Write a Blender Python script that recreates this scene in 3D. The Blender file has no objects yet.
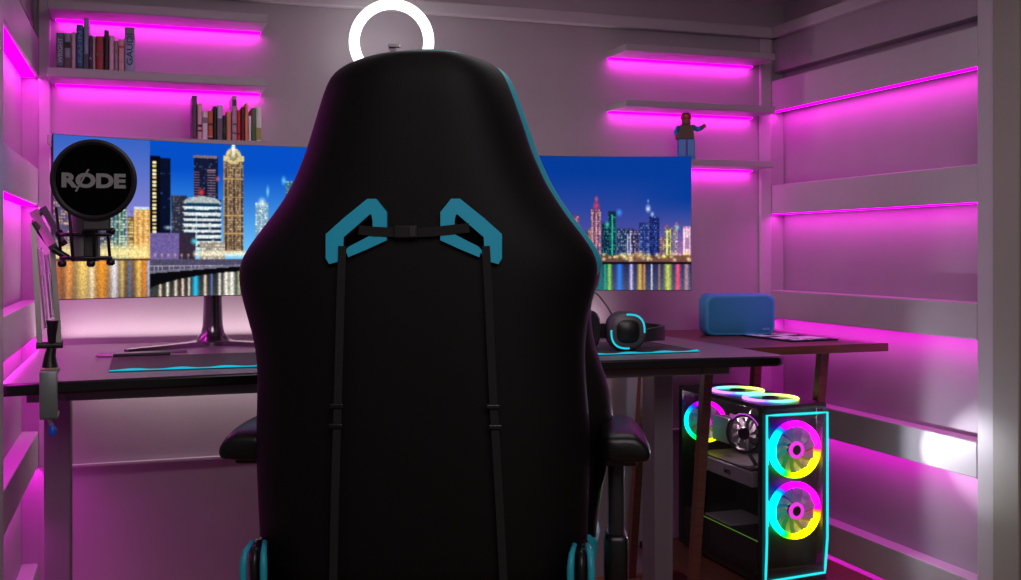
import bpy, bmesh, math, random
import numpy as np
from mathutils import Vector, Matrix
random.seed(7)
PI = math.pi
scene = bpy.context.scene
COL = scene.collection
R = math.radians

# ------------------------------------------------------------------ camera
CAMZ = 0.98
TH = 0.3281
CT, ST = math.cos(TH), math.sin(TH)
F = 1080.0
HX, HY = 510.5, 250.5
cam_d = bpy.data.cameras.new('camera')
cam = bpy.data.objects.new('camera', cam_d)
COL.objects.link(cam)
cam.location = (0, 0, CAMZ)
cam.rotation_euler = (PI / 2, 0, -TH)
cam_d.sensor_width = 36
cam_d.lens = 36 * F / 1021
cam_d.shift_y = -(290 - HY) / 1021
cam_d.clip_start = 0.02
scene.camera = cam


def at(px, py, d):
    x = (px - HX) / F * d
    return Vector((x * CT + d * ST, d * CT - x * ST, CAMZ - (py - HY) / F * d))


def atY(px, py, Y):
    return at(px, py, Y / (CT - ST * (px - HX) / F))


# ------------------------------------------------------------------ render look
scene.view_settings.view_transform = 'Standard'
scene.view_settings.look = 'None'
scene.view_settings.exposure = 0
scene.view_settings.gamma = 1

world = bpy.data.worlds.new('world')
scene.world = world
world.use_nodes = True
bg = world.node_tree.nodes['Background']
bg.inputs[0].default_value = (0.60, 0.50, 0.56, 1)
bg.inputs[1].default_value = 0.15


# ------------------------------------------------------------------ materials
def s2l(c):
    return tuple(((v / 12.92) if v <= 0.04045 else ((v + 0.055) / 1.055) ** 2.4) for v in c)


def mat(name, col, rough=0.5, metal=0.0, spec=0.5, noise=0.0, nscale=40, bump=0.0, bscale=200, coat=0.0,
        emit=None, estr=0.0, alpha=None, trans=0.0):
    m = bpy.data.materials.new(name)
    m.use_nodes = True
    nt = m.node_tree
    b = nt.nodes['Principled BSDF']
    b.inputs['Base Color'].default_value = (*col, 1)
    b.inputs['Roughness'].default_value = rough
    b.inputs['Metallic'].default_value = metal
    b.inputs['Specular IOR Level'].default_value = spec
    b.inputs['Coat Weight'].default_value = coat
    b.inputs['Coat Roughness'].default_value = 0.1
    b.inputs['Transmission Weight'].default_value = trans
    if emit:
        b.inputs['Emission Color'].default_value = (*emit, 1)
        b.inputs['Emission Strength'].default_value = estr
    tc = nt.nodes.new('ShaderNodeTexCoord')
    n = nt.nodes.new('ShaderNodeTexNoise')
    n.inputs['Scale'].default_value = nscale
    n.inputs['Detail'].default_value = 4
    nt.links.new(tc.outputs['Object'], n.inputs['Vector'])
    if noise > 0:
        r = nt.nodes.new('ShaderNodeValToRGB')
        r.color_ramp.elements[0].position = 0.35
        r.color_ramp.elements[1].position = 0.65
        r.color_ramp.elements[0].color = (*[v * (1 - noise) for v in col], 1)
        r.color_ramp.elements[1].color = (*[min(1, v * (1 + noise)) for v in col], 1)
        nt.links.new(n.outputs['Fac'], r.inputs['Fac'])
        nt.links.new(r.outputs['Color'], b.inputs['Base Color'])
    if bump > 0:
        n2 = nt.nodes.new('ShaderNodeTexNoise')
        n2.inputs['Scale'].default_value = bscale
        nt.links.new(tc.outputs['Object'], n2.inputs['Vector'])
        bp = nt.nodes.new('ShaderNodeBump')
        bp.inputs['Strength'].default_value = bump
        bp.inputs['Distance'].default_value = 0.002
        nt.links.new(n2.outputs['Fac'], bp.inputs['Height'])
        nt.links.new(bp.outputs['Normal'], b.inputs['Normal'])
    return m


def emission(name, col, strength):
    m = bpy.data.materials.new(name)
    m.use_nodes = True
    nt = m.node_tree
    nt.nodes.remove(nt.nodes['Principled BSDF'])
    e = nt.nodes.new('ShaderNodeEmission')
    e.inputs[0].default_value = (*col, 1)
    e.inputs[1].default_value = strength
    nt.links.new(e.outputs[0], nt.nodes['Material Output'].inputs[0])
    return m


def emission_attr(name, strength, gloss=False):
    m = bpy.data.materials.new(name)
    m.use_nodes = True
    nt = m.node_tree
    nt.nodes.remove(nt.nodes['Principled BSDF'])
    a = nt.nodes.new('ShaderNodeAttribute')
    a.attribute_name = 'paint'
    e = nt.nodes.new('ShaderNodeEmission')
    e.inputs[1].default_value = strength
    nt.links.new(a.outputs['Color'], e.inputs[0])
    nt.links.new(e.outputs[0], nt.nodes['Material Output'].inputs[0])
    return m


def glass_thin(name, tint, refl=0.12):
    m = bpy.data.materials.new(name)
    m.use_nodes = True
    nt = m.node_tree
    nt.nodes.remove(nt.nodes['Principled BSDF'])
    t = nt.nodes.new('ShaderNodeBsdfTransparent')
    t.inputs[0].default_value = (*tint, 1)
    g = nt.nodes.new('ShaderNodeBsdfGlossy')
    g.inputs['Roughness'].default_value = 0.03
    mx = nt.nodes.new('ShaderNodeMixShader')
    lw = nt.nodes.new('ShaderNodeValue')
    lw.outputs[0].default_value = refl * .5
    nt.links.new(lw.outputs[0], mx.inputs[0])
    nt.links.new(t.outputs[0], mx.inputs[1])
    nt.links.new(g.outputs[0], mx.inputs[2])
    nt.links.new(mx.outputs[0], nt.nodes['Material Output'].inputs[0])
    return m


def wood(name, c1, c2, scale=(2, 18, 18), rough=0.35):
    m = mat(name, c1, rough)
    nt = m.node_tree
    b = nt.nodes['Principled BSDF']
    tc = nt.nodes.new('ShaderNodeTexCoord')
    mp = nt.nodes.new('ShaderNodeMapping')
    mp.inputs['Scale'].default_value = scale
    n = nt.nodes.new('ShaderNodeTexNoise')
    n.inputs['Scale'].default_value = 6
    n.inputs['Detail'].default_value = 6
    r = nt.nodes.new('ShaderNodeValToRGB')
    r.color_ramp.elements[0].position = .3
    r.color_ramp.elements[1].position = .7
    r.color_ramp.elements[0].color = (*c1, 1)
    r.color_ramp.elements[1].color = (*c2, 1)
    nt.links.new(tc.outputs['Object'], mp.inputs[0])
    nt.links.new(mp.outputs[0], n.inputs['Vector'])
    nt.links.new(n.outputs['Fac'], r.inputs['Fac'])
    nt.links.new(r.outputs['Color'], b.inputs['Base Color'])
    return m


M = {}
M['wall'] = mat('wall_paint', (0.42, 0.37, 0.40), 0.6, noise=.03, nscale=8, bump=.25, bscale=260)
M['panel'] = mat('side_panel_paint', (0.38, 0.33, 0.37), 0.5, noise=.03, nscale=6)
M['rail'] = mat('rail_paint', (0.50, 0.47, 0.49), 0.42, noise=.03, nscale=6)
M['ceiling'] = mat('ceiling_paint', (0.75, 0.68, 0.72), 0.6, noise=.03)
M['shelf'] = mat('shelf_paint', (0.40, 0.36, 0.39), 0.4)
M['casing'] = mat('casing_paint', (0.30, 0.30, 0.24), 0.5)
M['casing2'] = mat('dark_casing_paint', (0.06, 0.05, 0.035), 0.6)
M['floor'] = wood('floor_wood', (0.16, 0.06, 0.03), (0.28, 0.11, 0.06), (2, 14, 2))
M['desk'] = mat('desk_laminate', (0.20, 0.175, 0.185), 0.36, noise=.18, nscale=500, spec=.5)
M['black'] = mat('black_plastic', (0.006, 0.006, 0.006), 0.35)
M['blackedge'] = mat('black_edge', (0.004, 0.004, 0.004), 0.25)
M['dark'] = mat('dark_plastic', (0.02, 0.02, 0.022), 0.4)
M['grey'] = mat('grey_metal', (0.10, 0.09, 0.10), 0.4, metal=.3)
M['deskleg'] = mat('desk_leg_metal', (0.17, 0.155, 0.165), 0.45, metal=.0)
M['chrome'] = mat('chrome', (0.7, 0.7, 0.72), 0.12, metal=1)
M['armgrey'] = mat('arm_grey', (0.34, 0.32, 0.30), 0.3, metal=.6)
M['leather'] = mat('black_leather', (0.0045, 0.0043, 0.004), 0.33, spec=.45, bump=.15, bscale=500)
M['backshell'] = mat('black_back_leather', (0.0042, 0.004, 0.0035), 0.55, spec=.18, bump=.15, bscale=500)
M['teal'] = mat('teal_leather', (0.02, 0.42, 0.52), 0.4, spec=.4)
M['tealframe'] = mat('teal_plastic', (0.02, 0.50, 0.72), 0.4, spec=.4)
M['strap'] = mat('strap_webbing', (0.0065, 0.0065, 0.0065), 0.8, bump=.4, bscale=900)
M['magenta_led'] = emission('magenta_led', (1.0, 0.0, 0.9), 3.0)
M['ringlight'] = emission('white_ring', (1, 1, 1), 3.5)
M['cyan'] = emission('cyan_led', (0.01, 0.50, 0.68), 1.0)
M['cyanarc'] = emission('cyan_arc', (0.02, 0.62, 0.80), 1.0)
M['cyanline'] = emission('cyan_line', (0.02, 0.78, 0.85), 1.1)
M['blue'] = mat('blue_fabric', (0.03, 0.24, 0.52), 0.8, bump=.5, bscale=900)
M['bluecase'] = mat('blue_rubber', (0.04, 0.36, 0.68), 0.5)
M['bluetag'] = mat('blue_tag', (0.12, 0.36, 0.62), 0.4)
M['blueknob'] = mat('blue_knob', (0.01, 0.10, 0.6), 0.35)
M['tablewood'] = wood('table_wood', (0.10, 0.028, 0.02), (0.17, 0.05, 0.035), (2, 25, 25), .35)
M['pccase'] = mat('pc_case', (0.012, 0.011, 0.012), 0.35)
M['pcin'] = mat('pc_inside', (0.02, 0.017, 0.02), 0.5)
M['frontglass'] = glass_thin('pc_front_glass', (.95, .95, .95))
M['sideglass'] = glass_thin('pc_side_glass', (.75, .72, .75))
M['gpu'] = mat('gpu_shroud', (0.48, 0.46, 0.49), 0.35, metal=.2)
M['white'] = mat('white_print', (0.8, 0.8, 0.8), 0.5)
M['blade'] = mat('fan_blade', (0.30, 0.32, 0.34), 0.25, spec=.6)
M['popprint'] = mat('grey_print', (0.22, 0.22, 0.22), 0.6)
M['foam'] = mat('black_foam', (0.0015, 0.0015, 0.0015), 0.95, spec=.05)
M['popring'] = mat('pop_rim', (0.012, 0.012, 0.014), 0.5)
M['mic'] = mat('mic_grey', (0.20, 0.20, 0.20), 0.5, metal=.3)
M['clamp'] = mat('clamp_metal', (0.20, 0.23, 0.22), 0.4, metal=.4)
M['brass'] = mat('brass_plate', (0.40, 0.33, 0.18), 0.35, metal=.8)
M['rainbow'] = emission_attr('rainbow_glow', 3.2)
M['rainbow_front'] = emission_attr('rainbow_front_glow', 6.5)
M['blade_glow'] = emission_attr('blade_glow_emission', 0.22)
M['screen'] = emission_attr('screen_glow', 1.08)
M['mat'] = mat('mousepad_cloth', (0.055, 0.045, 0.05), 0.6, noise=.2, nscale=700)
M['paper'] = mat('book_pages', (0.5, 0.47, 0.42), 0.8)
M['steel'] = mat('steel', (0.5, 0.46, 0.48), 0.3, metal=.9)


# ------------------------------------------------------------------ mesh helpers
class MB:
    def __init__(self):
        self.v = []
        self.f = []

    def add(self, vs, fs):
        o = len(self.v)
        self.v += [tuple(p) for p in vs]
        self.f += [tuple(i + o for i in f) for f in fs]
        return self

    def box(self, c, s, bev=0.0, seg=2, rot=None):
        bm = bmesh.new()
        bmesh.ops.create_cube(bm, size=1)
        bmesh.ops.scale(bm, vec=s, verts=bm.verts)
        if bev > 0:
            bmesh.ops.bevel(bm, geom=bm.edges[:], offset=min(bev, min(s) * .49), segments=seg, affect='EDGES', profile=.5)
        if rot is not None:
            bmesh.ops.rotate(bm, verts=bm.verts, cent=(0, 0, 0), matrix=rot)
        bmesh.ops.translate(bm, verts=bm.verts, vec=c)
        bm.verts.index_update()
        self.add([v.co[:] for v in bm.verts], [[v.index for v in f.verts] for f in bm.faces])
        bm.free()
        return self

    def tube(self, pts, r, n=10, cap=True, closed=False):
        pts = [Vector(p) for p in pts]
        k = len(pts)
        rr = r if isinstance(r, (list, tuple)) else [r] * k
        rings = []
        prev = None
        for i in range(k):
            if closed:
                t = pts[(i + 1) % k] - pts[i - 1]
            else:
                t = pts[min(i + 1, k - 1)] - pts[max(i - 1, 0)]
            t.normalize()
            if prev is None:
                a = t.cross(Vector((0, 0, 1)))
                if a.length < .1:
                    a = t.cross(Vector((1, 0, 0)))
            else:
                a = prev - t * prev.dot(t)
            a.normalize()
            prev = a
            b = t.cross(a)
            rings.append([pts[i] + (a * math.cos(2 * PI * j / n) + b * math.sin(2 * PI * j / n)) * rr[i] for j in range(n)])
        return self.loft(rings, cap=cap and not closed, loop=closed)

    def loft(self, rings, cap=True, loop=False):
        n = len(rings[0])
        vs = [p for r in rings for p in r]
        fs = []
        m = len(rings)
        for i in range(m if loop else m - 1):
            a, b = i * n, ((i + 1) % m) * n
            for j in range(n):
                j2 = (j + 1) % n
                fs.append((a + j, a + j2, b + j2, b + j))
        if cap:
            fs.append(tuple(range(n - 1, -1, -1)))
            fs.append(tuple((m - 1) * n + j for j in range(n)))
        return self.add(vs, fs)

    def prism(self, poly, y0, y1):
        """poly in x,z extruded along y"""
        n = len(poly)
        vs = [(x, y0, z) for x, z in poly] + [(x, y1, z) for x, z in poly]
        fs = [tuple(range(n)), tuple(range(2 * n - 1, n - 1, -1))]
        for j in range(n):
            k = (j + 1) % n
            fs.append((j, j + n, k + n, k))
        return self.add(vs, fs)

    def ringprism(self, outer, inner, y0, y1):
        """closed band between two x,z polygons with the same point count"""
        n = len(outer)
        vs = [(x, y0, z) for x, z in outer] + [(x, y0, z) for x, z in inner] + \
             [(x, y1, z) for x, z in outer] + [(x, y1, z) for x, z in inner]
        fs = []
        for j in range(n):
            k = (j + 1) % n
            fs += [(j, k, n + k, n + j), (2 * n + j, 3 * n + j, 3 * n + k, 2 * n + k),
                   (j, 2 * n + j, 2 * n + k, k), (n + j, n + k, 3 * n + k, 3 * n + j)]
        return self.add(vs, fs)

    def xform(self, mx):
        self.v = [tuple(mx @ Vector(p)) for p in self.v]
        return self

    def build(self, name, m, parent=None, smooth=False, loc=None, rot=None, subsurf=0, recalc=True):
        me = bpy.data.meshes.new(name)
        me.from_pydata(self.v, [], self.f)
        if recalc:
            bm = bmesh.new()
            bm.from_mesh(me)
            bmesh.ops.recalc_face_normals(bm, faces=bm.faces)
            bm.to_mesh(me)
            bm.free()
        me.materials.append(m)
        return link(name, me, parent, smooth, loc, rot, subsurf)


def link(name, me, parent=None, smooth=False, loc=None, rot=None, subsurf=0):
    o = bpy.data.objects.new(name, me)
    COL.objects.link(o)
    if parent:
        o.parent = parent
    if loc is not None:
        o.location = loc
    if rot is not None:
        o.rotation_euler = rot
    if smooth:
        if smooth is True:
            for p in me.polygons:
                p.use_smooth = True
        else:
            me.set_sharp_from_angle(angle=R(smooth))
            for p in me.polygons:
                p.use_smooth = True
    if subsurf:
        sm = o.modifiers.new('sub', 'SUBSURF')
        sm.levels = sm.render_levels = subsurf
    return o


def circle(cx, cy, cz, r, n=32, axis='z'):
    out = []
    for j in range(n):
        a = 2 * PI * j / n
        c, s = r * math.cos(a), r * math.sin(a)
        out.append({'z': (cx + c, cy + s, cz), 'y': (cx + c, cy, cz + s), 'x': (cx, cy + c, cz + s)}[axis])
    return out


def cyl(p0, p1, r0, r1=None, n=20):
    return MB().tube([p0, p1], [r0, r0 if r1 is None else r1], n)


def text_mesh(body, size, offset=0.0, extrude=0.0, spacing=1.0):
    cu = bpy.data.curves.new('t', 'FONT')
    cu.body = body
    cu.size = size
    cu.offset = offset
    cu.extrude = extrude
    cu.space_character = spacing
    cu.align_x = 'CENTER'
    cu.align_y = 'CENTER'
    cu.resolution_u = 4
    o = bpy.data.objects.new('t', cu)
    COL.objects.link(o)
    dg = bpy.context.evaluated_depsgraph_get()
    me = bpy.data.meshes.new_from_object(o.evaluated_get(dg))
    bpy.data.objects.remove(o)
    return me


def text_part(name, body, w, h, m, parent, loc, rot, offset=0.0, extrude=0.0004):
    """flat lettering fitted to width w and height h"""
    me = text_mesh(body, 1.0, offset, 0.0)
    xs = [v.co.x for v in me.vertices]
    ys = [v.co.y for v in me.vertices]
    cx, cy = (min(xs) + max(xs)) / 2, (min(ys) + max(ys)) / 2
    sx, sy = w / (max(xs) - min(xs)), h / (max(ys) - min(ys))
    for v in me.vertices:
        v.co = ((v.co.x - cx) * sx, (v.co.y - cy) * sy, 0)
    me.materials.clear()
    me.materials.append(m)
    me.name = name
    return link(name, me, parent, False, loc, rot)


def tag(o, label=None, cat=None, group=None, kind=None):
    if label:
        o['label'] = label
    if cat:
        o['category'] = cat
    if group:
        o['group'] = group
    if kind:
        o['kind'] = kind
    return o


def thing(name, label, cat, loc=(0, 0, 0), rotz=0, group=None):
    o = bpy.data.objects.new(name, None)
    o.empty_display_size = .05
    COL.objects.link(o)
    o.location = loc
    o.rotation_euler = (0, 0, rotz)
    return tag(o, label, cat, group)


def structure(mb, name, m, smooth=False):
    return tag(mb.build(name, m, None, smooth), kind='structure')


# ------------------------------------------------------------------ room
XL, XR, YB = -0.252, 1.897, 3.0     # front planes of side rails, back wall
REC = 0.05                          # recess of side panels
ZC = 1.765                          # ceiling
YN = 2.095                          # near end of recess
YF = 0.4


def bx(x0, x1, y0, y1, z0, z1, bev=0):
    return MB().box(((x0 + x1) / 2, (y0 + y1) / 2, (z0 + z1) / 2), (x1 - x0, y1 - y0, z1 - z0), bev)


structure(bx(XL - .3, XR + .3, -1.2, YB + .1, -.05, 0), 'floor', M['floor'])
structure(bx(XL - .06, XR + .06, 1.2, YB + .02, ZC, ZC + .04), 'ceiling', M['ceiling'])
structure(bx(XL - REC - .03, XR + REC + .03, YB, YB + .05, 0, ZC), 'wall_back', M['wall'])
# lower apron of the back wall with its thin bright lip
structure(bx(XL, XR, YB - .012, YB, 0.0, .423), 'trim_1', M['panel'])
structure(bx(XL, XR, YB - .016, YB, .423, .429), 'trim_2', M['rail'])
# cornice beam on the back wall
structure(bx(XL, XR, YB - .03, YB, 1.653, 1.688, .004), 'trim_3', M['rail'])
# corner post beside the right corner on the back wall
structure(bx(1.855, XR, YB - .012, YB, .429, 1.653, .004), 'trim_4', M['rail'])

RECL = 0.04
structure(bx(XL - RECL - .03, XL - RECL, YF, YB, 0, ZC), 'wall_left', M['panel'])
structure(bx(XR + REC, XR + REC + .03, YF, YB, 0, ZC), 'wall_right', M['panel'])
rails = [(.09, .183), (.431, .52), (.765, .854), (1.0965, 1.188), (1.423, 1.52)]
tn = 5
for (z0, z1) in rails:
    structure(bx(XR, XR + REC, 2.095, YB, z0, z1, .003), 'trim_%d' % tn, M['rail'])
    structure(bx(XL - RECL, XL, 2.095, YB, z0, z1, .003), 'trim_%d' % (tn + 1), M['rail'])
    tn += 2
# near uprights, upper fascias and cornice on both sides
for x0, x1, s in ((XR, XR + REC, 1), (XL - RECL, XL, -1)):
    if s < 0:
        structure(bx(x1, x1 + .019, 1.2, 2.095, 0, ZC, .002), 'trim_50', M['rail'])
        structure(bx(x1, x1 + .0285, 2.985, YB, .429, 1.653, .003), 'trim_51', M['rail'])
    structure(bx(x0, x1, 2.037, 2.095, 0, ZC, .003), 'trim_%d' % tn, M['rail'])
    structure(bx(x0 + (.012 if s > 0 else 0), x1 - (.012 if s < 0 else 0), 2.095, YB, 1.548, 1.653), 'trim_%d' % (tn + 1), M['panel'])
    structure(bx(x0 - (.012 if s > 0 else 0), x1 + (.012 if s < 0 else 0), 2.095, YB - .03, 1.653, 1.688, .003), 'trim_%d' % (tn + 2), M['rail'])
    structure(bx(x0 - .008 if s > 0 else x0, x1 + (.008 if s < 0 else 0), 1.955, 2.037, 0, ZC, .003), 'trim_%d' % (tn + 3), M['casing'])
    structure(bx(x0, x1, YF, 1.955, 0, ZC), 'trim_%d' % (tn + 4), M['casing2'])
    tn += 5

# ------------------------------------------------------------------ LED strips in the side walls
ordn = ['lowest', 'second lowest', 'third', 'second highest', 'highest']


def area(name, loc, sx, sy, rot, col, power, spread=PI):
    l = bpy.data.lights.new(name, 'AREA')
    l.shape = 'RECTANGLE'
    l.size, l.size_y = sx, sy
    l.color = col
    l.energy = power
    l.spread = spread
    o = bpy.data.objects.new(name, l)
    COL.objects.link(o)
    o.location = loc
    o.rotation_euler = rot
    return o


MAG = (1.0, 0.035, 0.80)
ylen = YB - 2.12
PW = {0: .42, 1: .45, 2: .60, 3: .60, 4: .70}
for i, (z0, z1) in enumerate(rails):
    for side in (1, -1):
        xf = XR if side > 0 else XL
        xs = xf + side * .008
        xe = xf + side * (REC + .001)
        zl = z0 - .003
        if side > 0:
            xs = xf + .004
            xe = xf + .022
            if i < 3:
                xs, xe, zl = xf + .020, xf + REC + .001, z0 - .001
        else:
            xe = xf - RECL - .001
        s = bx(min(xs, xe), max(xs, xe), 2.10, YB - .006, zl, z0 + .001)
        o = s.build('led_strip', M['magenta_led'])
        tag(o, 'glowing magenta light strip under the %s rail of the %s side wall' % (ordn[i], 'right' if side > 0 else 'left'),
            'light strip', 'magenta light strips under the side wall rails')
        area('led_light', (xf + side * (.012 if side > 0 else .006), (2.10 + YB) / 2, z0 - .006), .02, ylen, (0, R(-8) * side, 0), MAG, PW[i] * (1.15 if side > 0 else 1.7))

# ------------------------------------------------------------------ floating shelves with strips
SD = .14
XS = -.2225
shelves = [
    ('white floating wall shelf at the upper left carrying nothing', XS, .307, 1.571, .024, 'highest shelf at the left'),
    ('white floating shelf at the left carrying the row of books with the blue spines', XS, .307, 1.405, .024, 'middle shelf at the left'),
    ('white floating shelf at the left just above the monitor, carrying the shorter row of books', XS, .307, 1.240, .024, 'lowest shelf at the left'),
    ('white floating wall shelf at the upper right carrying nothing', 1.326, 1.828, 1.562, .020, 'highest shelf at the right'),
    ('empty white floating shelf at the right, middle of the three', 1.326, 1.828, 1.400, .020, 'middle shelf at the right'),
    ('white floating shelf at the right with the blue toy figure standing on it', 1.326, 1.828, 1.233, .020, 'lowest shelf at the right'),
]
for i, (lab, x0, x1, z, t, nm) in enumerate(shelves):
    tag(bx(x0 + .001, x1, YB - SD, YB, z, z + t, .0025).build('floating_shelf', M['shelf']), lab, 'shelf', 'floating shelves on the back wall')
    x0s = x0 + (.012 if i < 3 else .004)
    tag(bx(x0s, x1 - .006, YB - .020, YB + .001, z - .004, z + .001).build('led_strip', M['magenta_led']),
        'glowing magenta light strip under the %s of the back wall' % nm, 'light strip', 'magenta light strips under the shelves')
    area('led_light', ((x0s + x1) / 2, YB - .015, z - .006), x1 - x0s - .02, .008, (R(12), 0, 0), MAG, .42)

# ------------------------------------------------------------------ books
def book(X0, X1, z0, h, col, kind, label, grp, depth=.11, bands=(), title=None, tcol=None, yf=None):
    yf = yf if yf is not None else YB - .125 + random.uniform(-.006, .006)
    w = X1 - X0
    t = thing('book', label, 'book', ((X0 + X1) / 2, yf, z0), 0, grp)
    rough = .45
    col = tuple(min(1, v * 2.5) for v in col)
    cm = mat('cover', col, rough, noise=.12, nscale=60)
    # cover: spine with rounded front plus two boards
    n = 6
    outer = []
    for k in range(n + 1):
        a = PI * k / n
        outer.append((-w / 2 * math.cos(a) * -1 * -1, -.003 * math.sin(a)))
    # section (x,y): closed U shape
    sec = [(-w / 2, depth)] + [(-w / 2 * math.cos(PI * k / n), .003 - .003 * math.sin(PI * k / n)) for k in range(n + 1)] + [(w / 2, depth)]
    b = .0015
    inn = [(w / 2 - b, depth), (w / 2 - b, .005), (-w / 2 + b, .005), (-w / 2 + b, depth)]
    poly = sec + inn
    k = len(poly)
    vs = [(x, y, 0) for x, y in poly] + [(x, y, h) for x, y in poly]
    fs = [tuple(range(k - 1, -1, -1)), tuple(range(k, 2 * k))] + [(j, (j + 1) % k, (j + 1) % k + k, j + k) for j in range(k)]
    MB().add(vs, fs).build('cover', cm, t)
    MB().box((0, .005 + (depth - .009) / 2, h / 2), (w - 2 * b - .0002, depth - .009, h - .005)).build('pages', M['paper'], t)
    for (a0, a1, bc) in bands:
        MB().box((0, .0005, h * (a0 + a1) / 2), (w * .92, .003, h * (a1 - a0))).build('spine_band', mat('band', bc, .5), t)
    if title:
        tm = mat('title', tcol, .5)
        text_part('spine_title', title, h * .72, w * .62, tm, t, (0, -.0012, h * .5), (R(90), R(-90), 0), offset=.02)
    return t


G1 = 'books on the middle left shelf'
G2 = 'books on the lowest left shelf'
c = s2l
YBK = 2.875
row1 = [  # x0,x1 in hundredths of the row, top, colour ...
    (60, 137, 175, (.22, .24, .32), 'navy and grey book titled WRIGHT at the left end of its row', [(0, .06, c((.15, .15, .2)))], 'WRIGHT', (.45, .45, .5)),
    (139, 202, 180, (.36, .36, .42), 'grey blue book with a black block on its spine, beside the WRIGHT book', [(.58, .75, c((.08, .06, .08))), (0, .3, c((.35, .25, .28)))], None, None),
    (204, 252, 165, (.58, .45, .52), 'plain mauve book left of the dark teal book titled KAHN', [], None, None),
    (254, 323, 100, (.08, .20, .32), 'tall dark teal blue book titled KAHN', [(.0, .05, c((.05, .1, .2)))], 'KAHN', (.10, .25, .38)),
    (325, 375, 30, (.38, .38, .47), 'tallest book of the upper row, slim and grey blue', [(.0, .3, c((.28, .28, .36)))], None, None),
    (377, 411, 200, (.14, .13, .2), 'thin navy book with pale marks on its spine', [(.3, .36, c((.5, .5, .5))), (.7, .74, c((.3, .3, .4)))], None, None),
    (412, 440, 208, (.50, .44, .44), 'very thin beige grey book left of the dark red one', [], None, None),
    (441, 522, 205, (.42, .08, .12), 'thick dark red book in the middle of the upper row', [(.42, .5, c((.5, .3, .3)))], None, None),
    (524, 569, 150, (.06, .03, .06), 'tall black book right of the dark red one', [], None, None),
    (571, 620, 200, (.62, .48, .55), 'pale pink book right of the black one', [], None, None),
    (622, 660, 255, (.40, .36, .38), 'short grey book between two pale pink ones', [(.6, .7, c((.55, .5, .3)))], None, None),
    (662, 718, 240, (.58, .42, .45), 'short pale book with an orange mark near the top of its spine', [(.72, .8, c((.8, .35, .15)))], None, None),
    (720, 820, 120, (.42, .42, .52), 'wide grey blue book titled GAUDI at the right end of its row', [(.72, .98, c((.48, .48, .52)))], 'GAUDI', (.03, .06, .22)),
]
for (a, b, tp, col, lab, bands, ti, tc_) in row1:
    p0 = atY(50 + a / 9.667, 70, YBK)
    p1 = atY(50 + b / 9.667, 70, YBK)
    zt = atY(50 + (a + b) / 2 / 9.667, 15 + tp / 9.667, YBK).z
    book(p0.x + .0004, p1.x - .0004, 1.4292, min(zt - 1.429, .138), c(col), 0, lab, G1, bands=bands, title=ti, tcol=tc_)
row2 = [
    (115, 168, 100, (.20, .17, .21), 'tall charcoal book at the left end of the lower row', [(.0, .08, c((.3, .2, .2)))]),
    (170, 213, 185, (.62, .48, .50), 'pinkish book with black marks on its spine, second in the lower row', [(.35, .42, c((.1, .05, .05))), (.22, .27, c((.3, .12, .1)))]),
    (215, 268, 262, (.72, .58, .64), 'light pink book left of the orange and brown one', [(.6, .8, c((.55, .48, .55)))]),
    (270, 320, 248, (.55, .26, .16), 'orange brown book with a black base stripe on its spine', [(.02, .08, c((.08, .04, .04))), (.5, .56, c((.25, .1, .08))), (.1, .13, c((.8, .7, .7)))]),
    (322, 359, 205, (.05, .03, .05), 'black book in the lower row left of the light grey one', []),
    (362, 412, 195, (.55, .52, .60), 'light grey book with a darker grey lower half', [(.0, .62, c((.40, .38, .42)))]),
    (415, 448, 295, (.07, .04, .05), 'short black book left of the salmon one', [(.3, .5, c((.22, .16, .12)))]),
    (450, 500, 255, (.78, .42, .34), 'salmon orange book in the middle of the lower row', []),
    (501, 549, 110, (.48, .42, .47), 'tall grey book with dark ring patterns on its spine', [(.78, .92, c((.22, .18, .24))), (.35, .38, c((.25, .2, .25))), (.15, .18, c((.3, .25, .3)))]),
    (551, 590, 242, (.68, .12, .12), 'bright red book in the lower row', [(.2, .25, c((.4, .05, .05)))]),
    (591, 626, 215, (.25, .07, .12), 'dark maroon book right of the bright red one', [(.68, .78, c((.08, .03, .1)))]),
    (628, 658, 180, (.74, .42, .26), 'thin tall orange book near the right end', []),
    (660, 689, 300, (.70, .62, .68), 'thin white grey book right of the orange one', []),
    (691, 733, 225, (.25, .27, .22), 'dark book with a green lower spine', [(.1, .45, c((.25, .42, .2)))]),
    (735, 790, 215, (.72, .66, .62), 'cream book at the right end of the lower row', [(.05, .4, c((.70, .66, .36)))]),
]
for (a, b, tp, col, lab, bands) in row2:
    p0 = atY(180 + a / 9.667, 130, YBK)
    p1 = atY(180 + b / 9.667, 130, YBK)
    zt = atY(180 + (a + b) / 2 / 9.667, 85 + tp / 9.667, YBK).z
    book(p0.x + .0004, p1.x - .0004, 1.2642, min(zt - 1.264, .138), c(col), 0, lab, G2, bands=bands)

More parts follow.
